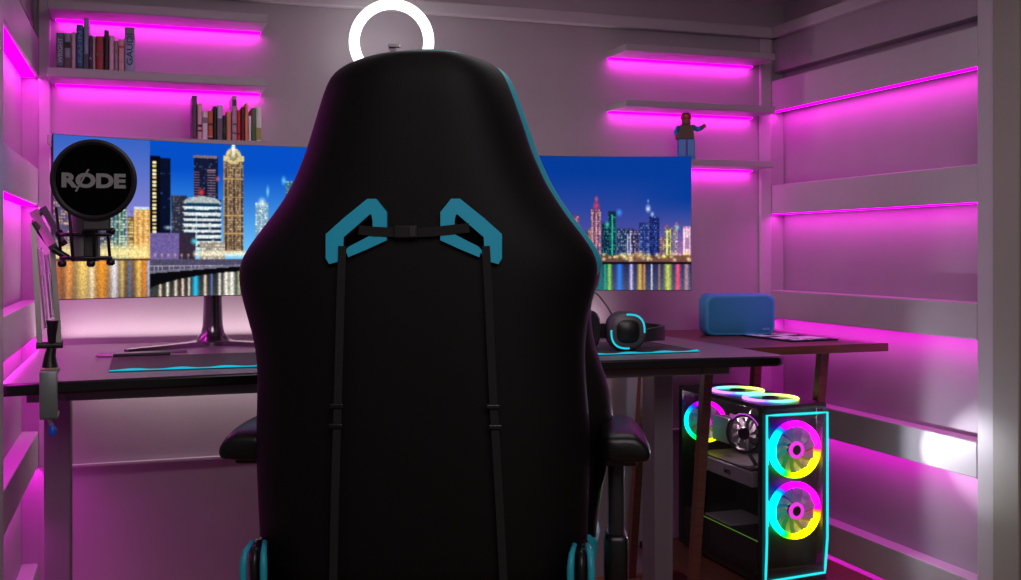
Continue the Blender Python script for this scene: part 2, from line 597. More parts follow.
# ------------------------------------------------------------------ toy figure (plain block figure) on lowest right shelf
tp = atY(686, 156, 2.90)
toy = thing('toy_figure', 'blue block toy figure with brown vest and red cap standing on the right lowest shelf', 'toy', (tp.x, 2.90, 1.2535), R(-22))
toy.scale = (1.08, 1.08, 1.16)
mblue = mat('toy_blue', (0.01, 0.22, 0.62), .35)
mbrown = mat('toy_brown', (0.10, 0.035, 0.02), .5)
mred = mat('toy_red', (0.42, 0.02, 0.03), .35)
mskin = mat('toy_tan', (0.25, 0.10, 0.04), .5)
for s in (-1, 1):
    MB().box((s * .0125, 0, .026), (.022, .026, .052), .002).build('leg', mblue, toy)
    MB().box((s * .0125, -.006, .004), (.023, .036, .008), .002).build('foot', mblue, toy)
MB().prism([(-.022, .053), (.022, .053), (.018, .088), (-.018, .088)], -.012, .012).build('torso', mbrown, toy)
MB().tube([(-.019, 0, .084), (-.028, -.002, .072), (-.026, -.012, .060)], [.007, .0065, .006], 10).build('arm', mblue, toy, True)
MB().tube([(.019, 0, .084), (.031, -.003, .077), (.042, -.012, .080)], [.007, .0065, .006], 10).build('arm', mblue, toy, True)
cyl((.042, -.012, .080), (.050, -.018, .086), .005, .006).build('hand', mskin, toy, True)
cyl((-.026, -.012, .060), (-.025, -.017, .052), .005, .006).build('hand', mskin, toy, True)
MB().tube([(0, 0, .088), (0, 0, .092), (0, 0, .106), (0, 0, .110)], [.009, .013, .013, .011], 20).build('head', mskin, toy, 40)
MB().tube([(0, 0, .104), (0, 0, .107), (0, 0, .116), (0, 0, .121)], [.0145, .0155, .014, .006], 20).build('cap', mred, toy, 40)

# ------------------------------------------------------------------ desk
DX0, DX1, DY0, DY1, DZ, DT = -.246, 1.392, 2.118, 2.957, .74, .022
desk = thing('desk', 'dark grey desk with thick black rounded edge, standing behind the gaming chair', 'desk', (0, 0, 0))
out = []


def arc(cx, cy, r, a0, a1, n=8):
    return [(cx + r * math.cos(a0 + (a1 - a0) * k / n), cy + r * math.sin(a0 + (a1 - a0) * k / n)) for k in range(n + 1)]


out += arc(DX0 + .008, DY0 + .008, .008, PI, 1.5 * PI, 4)
for k in range(1, 24):
    u = k / 24
    x = DX0 + .02 + (DX1 - DX0 - .07) * u
    out.append((x, DY0 + .055 * math.sin(PI * u) ** .8))
out += arc(DX1 - .038, DY0 + .038, .038, 1.5 * PI, 2 * PI)
out += arc(DX1 - .02, DY1 - .02, .02, 0, .5 * PI, 4)
out += arc(DX0 + .02, DY1 - .02, .02, .5 * PI, PI, 4)


def inset(poly, d):
    n = len(poly)
    res = []
    for i in range(n):
        p, q, r_ = Vector(poly[i - 1]), Vector(poly[i]), Vector(poly[(i + 1) % n])
        e1 = (q - p)
        e2 = (r_ - q)
        n1 = Vector((-e1.y, e1.x)).normalized()
        n2 = Vector((-e2.y, e2.x)).normalized()
        nn = (n1 + n2)
        nn = nn / max(.3, nn.length_squared / 2) if nn.length > 1e-6 else n1
        res.append(tuple(q + nn * d))
    return res


def ring3(poly, z):
    return [(x, y, z) for x, y in poly]


top_in = inset(out, .004)
MB().loft([ring3(inset(out, .003), DZ - DT), ring3(out, DZ - DT + .004), ring3(out, DZ - .004), ring3(inset(out, .002), DZ - .0015), ring3(inset(out, .006), DZ)]).build('edge_band', M['blackedge'], desk, 35)
MB().loft([ring3(inset(out, .0055), DZ - .002), ring3(inset(out, .0055), DZ + .0006)]).build('desk_surface', M['desk'], desk)
# steel frame
for x0 in (-.198, 1.222):
    lx = x0 - .008
    MB().box((lx + .035, 2.50, .36), (.052, .072, .66), .003).build('leg', M['deskleg'], desk)
    MB().box((lx + .035, 2.50, .02), (.07, .66, .035), .006).build('foot', M['deskleg'], desk)
    MB().box((lx + .035, 2.50, DZ - DT - .012), (.07, .60, .022), .002).build('side_bracket', M['deskleg'], desk)
MB().box((.51, 2.50, DZ - DT - .022), (1.30, .05, .042), .002).build('crossbar', M['deskleg'], desk)
MB().box((.57, 2.215, DZ - DT - .012), (1.42, .02, .022), .002).build('front_bar', M['deskleg'], desk)

# desk mat with lit edge
mp = thing('desk_mat', 'large dark desk mat with glowing cyan edge under the headset', 'desk mat', (.587, 2.41, DZ + .0012))
MB().box((0, 0, .0015), (1.30, .30, .003), .001).build('mat_surface', M['mat'], mp)
pts = []
for k in range(200):
    x = -.65 + 1.30 * k / 199
    pts.append((x, -.152, .0028))
MB().tube(pts, .0012, 6).build('glowing_edge', M['cyan'], mp, True)
pts = [(x, -.146 + .002 * math.sin(x * 70), .0035 + .0008 * math.sin(x * 70)) for x, _, _ in pts]
MB().tube(pts, [.0004 + .0006 * (1 + math.sin(p[0] * 70)) for p in pts], 6).build('glowing_edge', M['cyan'], mp, True)
MB().tube([(-.65, -.15, .003), (-.65, .15, .003)], .0012, 6).build('side_edge', M['dark'], mp)
MB().tube([(.65, -.15, .003), (.65, .15, .003)], .0012, 6).build('side_edge', M['dark'], mp)

# ------------------------------------------------------------------ monitors
def city(which, NW, NH):
    """paint the night skyline on the screen: rows from bottom, sRGB -> linear.  Coordinates: x in cm along the screen, y in cm up"""
    W_, H_ = 80.0, 35.2
    X = (np.arange(NW) + .5) / NW * W_
    Y = (np.arange(NH) + .5) / NH * H_
    XX, YY = np.meshgrid(X, Y)
    img = np.zeros((NH, NW, 3))
    rng = np.random.RandomState(3 + which)

    def mixc(a, b, t):
        a = np.array(a)
        b = np.array(b)
        t = np.clip(t, 0, 1)[..., None]
        return a * (1 - t) + b * t

    def rect(x0, x1, y0, y1, col, a=1.0):
        m = (XX >= x0) & (XX < x1) & (YY >= y0) & (YY < y1)
        img[m] = img[m] * (1 - a) + np.array(col) * a

    def blob(cx, cy, r, col, a=1.0, sy=1.0):
        d = np.sqrt((XX - cx) ** 2 + ((YY - cy) / sy) ** 2) / r
        w = np.clip(1 - d, 0, 1)[..., None] ** 1.2 * a
        img[:] = np.clip(img * (1 - w) + np.array(col) * w, 0, 1)

    def tower(x0, x1, y0, y1, base, win, dens=.4, sx=.5, sy=.6, shade=.0, fill=.6):
        m = (XX >= x0) & (XX < x1) & (YY >= y0) & (YY < y1)
        b = np.array(base)
        fx = (XX - x0) / max(1e-6, x1 - x0)
        img[m] = (b * (1 - shade * fx[..., None]))[m]
        nx = max(1, int((x1 - x0) / sx))
        ny = max(1, int((y1 - y0) / sy))
        lit = rng.rand(ny + 1, nx + 1)
        iy = np.clip(((YY - y0) / sy).astype(int), 0, ny)
        ix = np.clip(((XX - x0) / sx).astype(int), 0, nx)
        ok = (((YY - y0) / sy) % 1 < fill) & (((XX - x0) / sx) % 1 < .75) & m
        li = lit[iy, ix]
        sel = ok & (li < dens)
        k = (1 - li / max(dens, 1e-3))[..., None] * .6 + .4
        img[sel] = (np.array(win) * k + b * (1 - k))[sel]

    def hstripes(x0, x1, y0, y1, step, col, duty=.4, a=.8):
        m = (XX >= x0) & (XX < x1) & (YY >= y0) & (YY < y1) & (((YY - y0) / step) % 1 < duty)
        img[m] = img[m] * (1 - a) + np.array(col) * a

    def vstripes(x0, x1, y0, y1, step, col, duty=.4, a=.6):
        m = (XX >= x0) & (XX < x1) & (YY >= y0) & (YY < y1) & (((XX - x0) / step) % 1 < duty)
        img[m] = img[m] * (1 - a) + np.array(col) * a

    if which == 0:
        WL = 8.4
        XR_ = XX.copy()
        XX = np.where(XX < 21.6, XX / 1.0485, (XX - 21.6) / .855 + 20.6)
        YY = np.interp(YY, [0, 8.4, 32.6, 36], [0, 8.4, 31.2, 34.6])
        # sky: violet part left of the seam, clear blue right of it
        sk = mixc((.62, .58, .85), (.10, .36, .80), (YY - 12) / 22)
        skl = mixc((.58, .52, .80), (.16, .36, .74), (YY - 14) / 22)
        skr = mixc((.50, .82, .98), (.02, .30, .76), (YY - 7) / 21)
        SEAM = 20.6
        img[:] = np.where((XX < SEAM)[..., None], skl, skr)
        # left picture: bright golden towers
        tower(0, 4, WL, 21, (.35, .30, .45), (1, .8, .5), .5)
        tower(4.5, 9, WL, 19, (.45, .38, .35), (1, .9, .6), .7)
        tower(9.2, 12.5, WL, 22, (.25, .30, .42), (1, .85, .5), .6)
        tower(12.3, 15.6, WL, 20.5, (.20, .35, .42), (.9, .95, .8), .6)
        tower(15.7, 17.2, WL, 17.5, (.45, .35, .25), (1, .9, .5), .7)
        tower(17.2, 20.6, WL, 19.2, (.75, .52, .28), (1, .95, .75), .7, .4, .5)
        vstripes(17.2, 20.6, WL, 19, 1.1, (1, .8, .4), .5, .6)
        hstripes(17.2, 20.4, 19, 19.6, 1, (.8, .9, 1), 1, .9)
        vstripes(12.3, 15.6, WL, 19, .8, (.9, .9, .6), .3, .5)
        for xx in np.arange(0, 20.5, 1.3):
            blob(xx, WL + 1.4, 2.0, (1, .92, .62), .95, 1.3)
        # water of the left picture
        wat = mixc((.34, .26, .26), (.50, .36, .24), YY / WL)
        mw = (YY < WL) & (XX < SEAM)
        img[mw] = wat[mw]
        for (cx, w, col) in [(1, .7, (.8, .4, .2)), (3.2, .9, (.95, .6, .3)), (6.2, 1.5, (1, .85, .45)), (8.2, .7, (1, .95, .8)), (10.2, 1.4, (.98, .62, .18)), (12.9, .9, (.95, .95, .98)),
                             (14.6, .45, (.85, .75, .4)), (16.2, .35, (.35, .45, .6)), (18.2, .7, (1, .80, .35)), (19.5, .6, (.95, .55, .2)), (20.3, .3, (.7, .8, 1))]:
            w_ = np.exp(-((XX - cx + .03 * np.sin(YY * 3 + cx)) / w) ** 2)[..., None] * np.clip(.95 - .03 * np.abs(YY - WL), 0, 1)[..., None]
            w_ = w_ * mw[..., None]
            img[:] = img * (1 - w_) + np.array(col) * w_
        rect(0, SEAM, WL - .15, WL + .15, (.25, .14, .08), .9)
        # right picture
        b0 = WL
        tower(SEAM + .1, 26.2, b0 + 2, 30.0, (.035, .06, .16), (.20, .28, .45), .10, .7, .6)
        rect(SEAM + .1, 23.4, b0 + 2, 30.4, (.02, .03, .08))
        rect(23.5, 26.2, 29.2, 30.6, (1, 1, 1), 0)
        for k in range(20):
            y = 13.2 + k * .82
            rect(21.2, 22.3, y, y + .52, (1, .93, .68) if k % 3 else (.93, .80, .50))
        tower(26.4, 30.6, b0 + 2, 22.2, (.16, .17, .24), (.45, .42, .45), .35, .5, .6)
        tower(32.6, 39.2, 14, 31.0, (.07, .09, .20), (.3, .35, .5), .15)
        hstripes(32.5, 34.0, 20, 27.5, .55, (.80, .50, .55), .4, .7)
        hstripes(36.2, 38.6, 20, 28.0, .55, (.80, .58, .60), .4, .7)
        rect(32.4, 39.0, 30.4, 31.0, (.50, .42, .45))
        blob(34.6, 23, 1.2, (1, .25, .25))
        blob(39.0, 26.0, .8, (1, .4, .4))
        tower(30.2, 40.0, b0 + 2, 21.4, (.10, .16, .26), (.9, .9, .85), .35, .9, .9)
        hstripes(29.8, 40.0, b0 + 2, 21.0, 1.25, (.80, .84, .85), .42, .9)
        rect(30.4, 39.6, 18.8, 20.6, (.05, .22, .34), .85)
        e_ = (((XX - 34.8) / 5.1) ** 2 + ((YY - 20.6) / 1.5) ** 2 < 1) & (YY > 20.6)
        img[e_] = (.66, .70, .70)
        for yy_ in np.arange(11, 21, 1.25):
            e_ = (((XX - 34.8) / 5.4) ** 2 + ((YY - yy_) / .55) ** 2 < 1) & (YY < yy_ + .1)
            img[e_] = (.88, .92, .92)
        rect(33.0, 33.5, b0 + 2, 18, (.75, .85, .9), .6)
        tower(40.7, 46.2, b0 + 1.5, 31.0, (.36, .28, .22), (.86, .76, .58), .5, .42, .5)
        vstripes(40.7, 46.2, b0 + 1.5, 29.5, 1.1, (.66, .55, .42), .3, .6)
        vstripes(41.1, 46.2, b0 + 1.5, 28.5, 2.2, (.20, .13, .10), .25, .6)
        hstripes(40.7, 46.2, b0 + 1.5, 30, 4, (.8, .65, .4), .08, .8)
        rect(40.6, 46.4, 30.0, 31.2, (.85, .78, .55))
        e_ = ((XX - 43.4) / 2.1) ** 2 + ((YY - 31.2) / 1.9) ** 2 < 1
        img[e_] = (.82, .74, .52)
        e_ = ((XX - 43.4) / 1.2) ** 2 + ((YY - 31.2) / 1.1) ** 2 < 1
        img[e_] = (.35, .30, .25)
        blob(43.4, 31.3, 1.8, (.98, .93, .72), .9)
        rect(42.9, 43.9, 31.5, 34, (.95, .95, .85), .85)
        blob(43.4, 33.2, .9, (1, 1, 1), .9)
        tower(49.6, 53.2, 10, 21.0, (.45, .62, .72), (1, 1, 1), .6, .5, .5)
        blob(51.4, 21.0, 1.5, (.95, 1, 1), .9)
        blob(53.0, 23.5, .6, (.6, .9, 1), .9, 3)
        blob(57.5, 26, .9, (.5, .9, 1), .9, 1.5)
        tower(58, 66, 10, 26, (.2, .4, .5), (.8, .95, 1), .5)
        tower(67, 73, 10, 24, (.12, .2, .3), (.9, .8, .6), .4)
        tower(74, 80, 10, 20, (.2, .2, .3), (.9, .8, .6), .4)
        rect(SEAM + .1, 28.5, b0, 14.0, (.42, .36, .60))
        blob(25.5, 15.2, 1.5, (.85, .95, 1), .9, .4)
        rect(28.5, 33, b0, 13.6, (.20, .15, .22))
        blob(32.6, 12.3, 1.3, (.3, .9, 1), 1, .8)
        rect(34, 41, b0, 12.2, (.65, .62, .55))
        tower(34, 41, b0, 12.2, (.6, .56, .5), (1, 1, .95), .5, .6, .7)
        for xx in np.arange(33, 48, .9):
            blob(xx, b0 + 1.2, 1.1, (1, .96, .82), .9, .9)
        for xx in np.arange(22, 33, 1.8):
            blob(xx, b0 + .9, .5, (1, .85, .65), .9)
            rect(xx - .08, xx + .08, b0 - 1.6, b0 + .9, (.5, .45, .45))
        # quay and water
        mr = (XR_ >= 21.6)
        m = mr & (YY < b0)
        img[m] = (.30, .28, .38)
        bot = 1.9 + 4.4 * (1 - np.exp(-(XR_ - 21.4) / 12))
        top_ = 5.2 + .07 * (XR_ - 21.4)
        m = mr & (YY < 7.1) & (YY > 6.7)
        img[m] = (.66, .64, .74)
        for k_ in range(30):
            rect(20.8 + k_ * 1.0, 20.95 + k_ * 1.0, 5.9, 7.0, (.80, .76, .78), .8)
        m = mr & (YY < top_ + .5) & (YY > top_)
        img[m] = (.45, .44, .52)
        m = mr & (YY < top_)
        img[m] = (.03, .03, .05)
        m = mr & (YY < bot)
        ww = mixc((.24, .25, .24), (.10, .11, .14), (YY) / 7)
        img[m] = ww[m]
        for (cx, w, col) in [(23.4, .35, (1, .9, .75)), (25.4, .4, (1, .95, .85)), (27.6, .4, (1, .9, .8)), (29.5, .35, (1, .85, .75)), (31.2, .3, (.95, .9, .8)), (33.0, .8, (.15, .78, .98)), (35.6, .4, (.95, .85, .75)),
                             (37.4, .25, (.4, .5, .8)), (39.6, .4, (.95, .9, .85)), (41.4, .7, (1, .98, .9)), (43, .8, (1, .98, .92)), (45, .5, (.7, .72, .55)), (48, .6, (.9, .9, .7)), (53, 1, (.7, .9, 1)), (60, .9, (.5, .8, 1)), (70, 1, (.9, .8, .5))]:
            w_ = np.exp(-((XX - cx + .03 * np.sin(YY * 3 + cx)) / w) ** 2)[..., None] * .95 * m[..., None]
            img[:] = img * (1 - w_) + np.array(col) * w_
    else:
        WL = 10.2
        XX = np.interp(XX, [0, 47.3, 49.9, 53, 55.6, 59.8, 64.6, 71.4, 74.9, 77.8, 80], [0, 42, 44, 47.4, 50.4, 55.4, 60.8, 70, 73.4, 77.2, 80])
        YY = np.interp(YY, [0, 7.1, 16.6, 22.0, 35.2], [0, 10.2, 20.4, 25.5, 35.2])
        sk = mixc((.42, .32, .62), (.02, .22, .58), (YY - 12) / 20)
        sk2 = mixc((.75, .45, .65), (.02, .22, .58), (YY - 11) / 16)
        tt = np.clip((XX - 60) / 20, 0, 1)[..., None]
        img[:] = sk * (1 - tt) + sk2 * tt
        T = [(2, 8, 20, (.15, .2, .35), (.9, .8, .6)), (9, 14, 24, (.2, .2, .3), (.9, .8, .6)), (16, 22, 19, (.15, .2, .35), (.9, .8, .6)),
             (24, 29, 23, (.15, .2, .35), (.9, .8, .6)), (31, 36, 20, (.15, .2, .35), (.9, .8, .6)), (38, 41.5, 18, (.2, .2, .35), (.9, .7, .6)),
             (42.0, 44.0, 23.2, (.40, .25, .42), (1, .65, .65)), (44.6, 46.4, 19, (.3, .2, .35), (1, .8, .5)),
             (47.4, 50.4, 25.0, (.36, .24, .38), (1, .72, .68)), (46.6, 47.6, 20, (.5, .35, .35), (1, .8, .5)),
             (50.6, 53.0, 21.6, (.05, .14, .24), (.3, .65, .6)), (52.8, 55.4, 24.4, (.05, .17, .25), (.20, .60, .55)),
             (55.6, 58.4, 20.0, (.12, .20, .35), (.7, .8, .8)), (58.2, 60.8, 20.0, (.14, .16, .32), (.9, .9, 1)), (60.6, 62.6, 19.6, (.14, .16, .3), (.9, .7, .8)),
             (62.8, 66.8, 21.6, (.12, .18, .42), (.5, .6, .9)), (66.4, 70.0, 23.0, (.08, .12, .34), (.35, .5, .9)), (70.0, 71.4, 17.5, (.4, .3, .4), (1, .8, .5)),
             (71.4, 73.4, 20.2, (.35, .36, .30), (1, .95, .55)), (73.8, 75.4, 20.8, (.45, .42, .48), (1, .85, .9)), (77.2, 79.8, 20.6, (.75, .5, .68), (1, .85, .9))]
        for (x0, x1, y1, b, w) in T:
            tower(x0, x1, WL + 1, y1, b, w, .5, .45, .55)
        vstripes(42.2, 44, WL + 2, 22.6, .9, (.95, .70, .75), .35, .6)
        vstripes(47.6, 50.2, WL + 2, 24.0, 1.2, (1, .75, .75), .3, .6)
        vstripes(53.8, 54.3, WL + 2, 23.5, 1.2, (.2, .95, .7), .5, .7)
        vstripes(58.6, 60.6, WL + 2, 18.5, 1.0, (.9, .9, 1), .4, .7)
        vstripes(71.9, 73.0, WL + 2, 19.6, .9, (1, 1, .62), .55, .8)
        vstripes(77.3, 79.8, WL + 2, 20.0, .9, (1, .9, .92), .6, .85)
        rect(78.0, 79.2, WL + 4, 17.5, (.45, .30, .50), .6)
        for (x, y, r_, col_) in [(49, 25.6, 1.3, (1, .2, .25)), (49, 27, .8, (1, .3, .3)), (66.0, 25.0, 1.3, (.9, .98, 1)), (66.0, 26.6, .5, (.6, .8, 1)), (67.5, 23.6, .9, (.8, .9, 1)),
                                 (56.3, 24.0, 1.3, (.3, .6, 1)), (52.5, 21, 1.1, (.3, .9, .8)), (75.2, 20.3, 1.0, (.6, .9, .9)), (74.9, 21.2, .6, (1, .4, .4)), (71.9, 20.6, .5, (1, .3, .2)), (78.5, 12.4, 1.5, (1, .85, .3))]:
            blob(x, y, r_, col_, .95)
        rect(0, 80, WL + .3, WL + 2.2, (.42, .28, .20), .85)
        for k in range(90):
            blob(rng.uniform(0, 80), WL + rng.uniform(.8, 2.6), rng.uniform(.5, 1.3), (1, rng.uniform(.8, .97), rng.uniform(.5, .85)), .95, .7)
        blob(63, WL + 2.4, 3.2, (1, .82, .5), .8, .5)
        blob(57.8, WL + 2.0, 1.2, (.9, 1, .6), .9, 1)
        rect(0, 80, WL - .5, WL + .35, (.06, .05, .08))
        m = YY < WL - .5
        ww = mixc((.28, .30, .42), (.14, .17, .34), YY / 9)
        img[m] = ww[m]
        for (cx, w, col_) in [(5, .8, (.9, .8, .4)), (12, .8, (.4, .8, .7)), (20, .8, (.9, .8, .4)), (28, .8, (.9, .5, .4)), (35, .8, (.4, .6, 1)), (43, .7, (1, .6, .5)), (47, .5, (.9, .5, .5)), (50.2, 1.0, (.1, .45, .45)), (53.2, .7, (.55, .85, .35)), (51.8, .4, (.1, .7, .5)), (56.4, .9, (.2, .5, .95)), (60, .5, (.85, .8, 1)),
                              (63, .8, (.95, .75, .3)), (64.6, .4, (.9, .6, .3)), (67.3, .3, (.95, .95, 1)), (72.3, .9, (.8, .85, .35)), (75.4, .9, (1, .35, .5)), (70, .3, (.7, .5, .4)), (78.4, .8, (.72, .55, .6))]:
            w_ = np.exp(-((XX - cx + .03 * np.sin(YY * 3 + cx)) / w) ** 2)[..., None] * .9 * m[..., None]
            img[:] = img * (1 - w_) + np.array(col_) * w_
    tex = 1 + .40 * (rng.rand(NH, NW, 1) - .5) * (np.max(img, axis=2, keepdims=True) > 0)
    skyish = (img[..., 2:3] > img[..., 0:1] + .3)
    img = np.where(skyish, img, img * tex)
    pad = np.pad(img, ((1, 1), (1, 1), (0, 0)), 'edge')
    img = (pad[1:-1, 1:-1] * 2 + pad[:-2, 1:-1] + pad[2:, 1:-1] + pad[1:-1, :-2] + pad[1:-1, 2:]) / 6
    img = np.clip(img, 0, 1)
    lin = np.where(img <= .04045, img / 12.92, ((img + .055) / 1.055) ** 2.4)
    return lin


def monitor(which, centre, ang, label, foot):
    """centre: world point of mid screen surface; ang: yaw of the screen (facing -Y when 0)"""
    RAD, WD, HT = 1.15, .80, .360
    t = thing('monitor', label, 'monitor', (centre[0], centre[1], DZ + .0012), ang, 'curved monitors on the desk')
    zb = .8695 - DZ - .0012 + .004
    NW, NH = 440, 176
    half = WD / 2 / RAD

    def sp(u, z, off=0.0):     # u 0..1 along the arc; screen curves towards the viewer at its ends
        a = -half + 2 * half * u
        return ((RAD + off) * math.sin(a), (RAD + off) * math.cos(a) - RAD, z)
    vs = []
    for j in range(NH + 1):
        for i in range(NW + 1):
            vs.append(sp(i / NW, zb + HT * j / NH))
    fs = []
    for j in range(NH):
        for i in range(NW):
            a = j * (NW + 1) + i
            fs.append((a, a + 1, a + NW + 2, a + NW + 1))
    me = bpy.data.meshes.new('screen')
    me.from_pydata(vs, [], fs)
    at_ = me.attributes.new('paint', 'FLOAT_COLOR', 'FACE')
    img = city(which, NW, NH)
    dat = np.ones((NH * NW, 4), dtype=np.float32)
    dat[:, :3] = img.reshape(-1, 3)
    at_.data.foreach_set('color', dat.ravel())
    me.materials.append(M['screen'])
    link('screen', me, t)
    # casing behind and around
    rings = []
    N = 40
    mb = MB()
    for i in range(N + 1):
        u = -.0008 + 1.0016 * i / N
        th = .010 + .032 * math.sin(PI * i / N) ** .6
        rings.append([sp(u, zb - .001, .0012), sp(u, zb - .001, th * .6), sp(u, zb + .02, th), sp(u, zb + HT - .02, th), sp(u, zb + HT + .001, th * .6), sp(u, zb + HT + .001, .0012)])
    mb.loft(rings)
    mb.build('casing', M['black'], t, 40)
    # thin bezels
    rings = []
    for i in range(N + 1):
        u = -.0008 + 1.0016 * i / N
        rings.append([sp(u, zb - .0018, -.001), sp(u, zb - .0018, .0012), sp(u, zb, .0012), sp(u, zb, -.001)])
    MB().loft(rings).build('lower_bezel', M['dark'], t)
    # stand given in world coordinates -> local
    inv = (Matrix.Translation((centre[0], centre[1], DZ + .0012)) @ Matrix.Rotation(ang, 4, 'Z')).inverted()
    fx, fy = foot

    def L(x, y, z):
        return inv @ Vector((x, y, z))
    z0 = DZ + .0012
    mb = MB()
    prof = [(z0 + .008, .046), (z0 + .018, .038), (z0 + .030, .029), (z0 + .05, .025), (z0 + .10, .023), (z0 + .20, .020), (z0 + .30, .018)]
    rings = []
    for (z, r_) in prof:
        rings.append([L(fx + r_ * math.cos(2 * PI * k / 20), fy + r_ * .75 * math.sin(2 * PI * k / 20), z) for k in range(20)])
    neck = mb.loft(rings).build('stand_neck', M['steelgloss'], t, 50)
    MB().loft([[L(fx + .056 * math.cos(2 * PI * k / 24), fy + .040 * math.sin(2 * PI * k / 24), z0 + h_) for k in range(24)] for h_ in (.0002, .009)] +
              [[L(fx + .050 * math.cos(2 * PI * k / 24), fy + .034 * math.sin(2 * PI * k / 24), z0 + .012) for k in range(24)]]).build('stand_base', M['steelgloss'], t, 40)
    # mount between neck and casing
    rt = (centre[0] + math.sin(-ang) * -.0 , centre[1])
    back = L(fx, fy, z0 + .29)
    MB().tube([back, Vector((0, .035, back.z))], .022, 16).build('mount_arm', M['dark'], t, 40)
    for sgn in (-1, 1):
        p0 = Vector((fx + sgn * .02, fy - .012, z0 + .006))
        p1 = Vector((fx + sgn * .205, fy - .145, z0 + .0035))
        d = (p1 - p0).normalized()
        nrm = Vector((-d.y, d.x, 0))
        rr = []
        for q, w_, h_ in ((p0, .017, .006), (p0.lerp(p1, .5), .013, .004), (p1, .008, .003)):
            rr.append([L(*(q + nrm * w_ + Vector((0, 0, h_)))), L(*(q - nrm * w_ + Vector((0, 0, h_)))), L(*(q - nrm * w_ * 1.1 + Vector((0, 0, z0 + .0002 - q.z)))), L(*(q + nrm * w_ * 1.1 + Vector((0, 0, z0 + .0002 - q.z))))])
        MB().loft(rr).build('stand_leg', M['steelgloss'], t)
    return t


M['steelgloss'] = mat('stand_metal', (0.22, 0.18, 0.22), 0.16, metal=.9)
HALF = .80 / 2 / 1.15
def mon_centre(edge, ang, side):
    # edge = world xy of outer screen edge (side -1 left / +1 right)
    a = side * HALF
    lx, ly = 1.15 * math.sin(a), 1.15 * math.cos(a) - 1.15
    c_, s_ = math.cos(ang), math.sin(ang)
    return (edge[0] - (lx * c_ - ly * s_), edge[1] - (lx * s_ + ly * c_))


cL = mon_centre((-.184, 2.541), R(8), -1)
cR = mon_centre((1.400, 2.600), R(-6.5), 1)
monitor(0, cL, R(8), 'left curved monitor showing large night skyscrapers by a quay, behind the pop filter', (.168, 2.84))
monitor(1, cR, R(-6.5), 'right curved monitor showing a distant night skyline over water, above the headset', (1.0, 2.84))

# ------------------------------------------------------------------ ring light
rc = at(391.5, 41.5, 2.90)
rl = thing('ring_light', 'glowing white ring light on a stand rising above the chair headrest', 'ring light', (rc.x, rc.y, DZ + .0012), -TH)
cz = rc.z - DZ - .0012
ro = 42.5 / F * 2.9
ri = 32.0 / F * 2.9
rm = (ro + ri) / 2
rw = (ro - ri) / 2
rings = []
for k in range(96):
    a = 2 * PI * k / 96
    rings.append([((rm + rw * math.cos(b)) * math.cos(a), .5 * rw * math.sin(b), cz + (rm + rw * math.cos(b)) * math.sin(a)) for b in [2 * PI * q / 12 for q in range(12)]])
MB().loft(rings, cap=False, loop=True).build('light_ring', M['ringlight'], rl, True)
MB().tube([(0, .03, 0.01), (0, .03, cz - .03)], .007, 12).build('pole', M['dark'], rl, 40)
MB().tube([(0, .03, 0), (0, .03, .008), (0, .03, .012)], [.055, .055, .02], 32).build('base', M['dark'], rl, 40)
MB().tube([(0, .03, cz - .03), (0, .022, cz - .02), (0, .0, cz - .016)], [.008, .011, .009], 14).build('ball_head', M['chrome'], rl, 40)
MB().tube([(0, .03, cz - rm - .002), (0, .0, cz - rm + .0)], .006, 10).build('ring_bracket', M['dark'], rl)
MB().box((0.008, 0, cz - .012), (.034, .012, .012), .003).build('phone_clamp', M['chrome'], rl)

# ------------------------------------------------------------------ small things on the desk
zt = DZ + .0008
p = at(113, 352, 2.5)
w1 = thing('cable_loop', 'thin dark bent cable loop lying on the desk left of the monitor stand', 'cable', (-.062, 2.59, zt), 0)
MB().tube([(.16, .055, .003), (.05, .05, .003), (-.02, .03, .003), (-.036, .012, .003), (-.03, -.004, .003), (.0, -.008, .003), (.05, -.012, .003)], .0030, 8).build('cable', M['steel'], w1, True)
bar = MB().tube([(0, 0, .007), (.12, .002, .007)], .0035, 12).build('stylus', M['black'], None, 40)
bar.location = (-.062, 2.53, DZ + .0022)
tag(bar, 'thin black stick lying on the left part of the desk mat', 'stylus')

# headset
hp = at(634, 352, 2.50)
hs = thing('headset', 'black gaming headset with glowing cyan ring on the ear cup, lying on the desk mat', 'headset', (hp.x, 2.315, DZ + .0045), R(-12))
CR = .046


def sqring(r_, y, n=32, k=3.2, cx=0, cz=0, sx=1, sz=1):
    o_ = []
    for j in range(n):
        a = 2 * PI * j / n
        c_, s_ = math.cos(a), math.sin(a)
        m_ = (abs(c_) ** k + abs(s_) ** k) ** (-1 / k)
        o_.append((cx + r_ * sx * m_ * c_, y, cz + r_ * sz * m_ * s_))
    return o_


cz_ = .0462
MB().loft([sqring(r_, y, cz=cz_, k=2.6) for r_, y in ((.036, -.016), (.041, -.013), (.046, .0), (.046, .012), (.040, .018))]).build('ear_cup', M['grey'], hs, 45)
MB().loft([sqring(r_, y, cz=cz_, k=2.6) for r_, y in ((.044, .0185), (.046, .026), (.040, .038))]).build('ear_cushion', M['leather'], hs, 45)
MB().loft([sqring(r_, y, cz=cz_, k=3) for r_, y in ((.026, -.0175), (.028, -.0155))]).build('cup_plate', M['black'], hs, 45)
for (a0, a1) in ((R(-5), R(95)), (R(175), R(275))):
    pts = []
    for k in range(25):
        a = a0 + (a1 - a0) * k / 24
        kk = 2.6
        m_ = (abs(math.cos(a)) ** kk + abs(math.sin(a)) ** kk) ** (-1 / kk)
        pts.append((.0395 * m_ * math.cos(a), -.0148, cz_ + .0395 * m_ * math.sin(a)))
    MB().tube(pts, .0022, 8).build('glowing_arc', M['cyanarc'], hs, True)
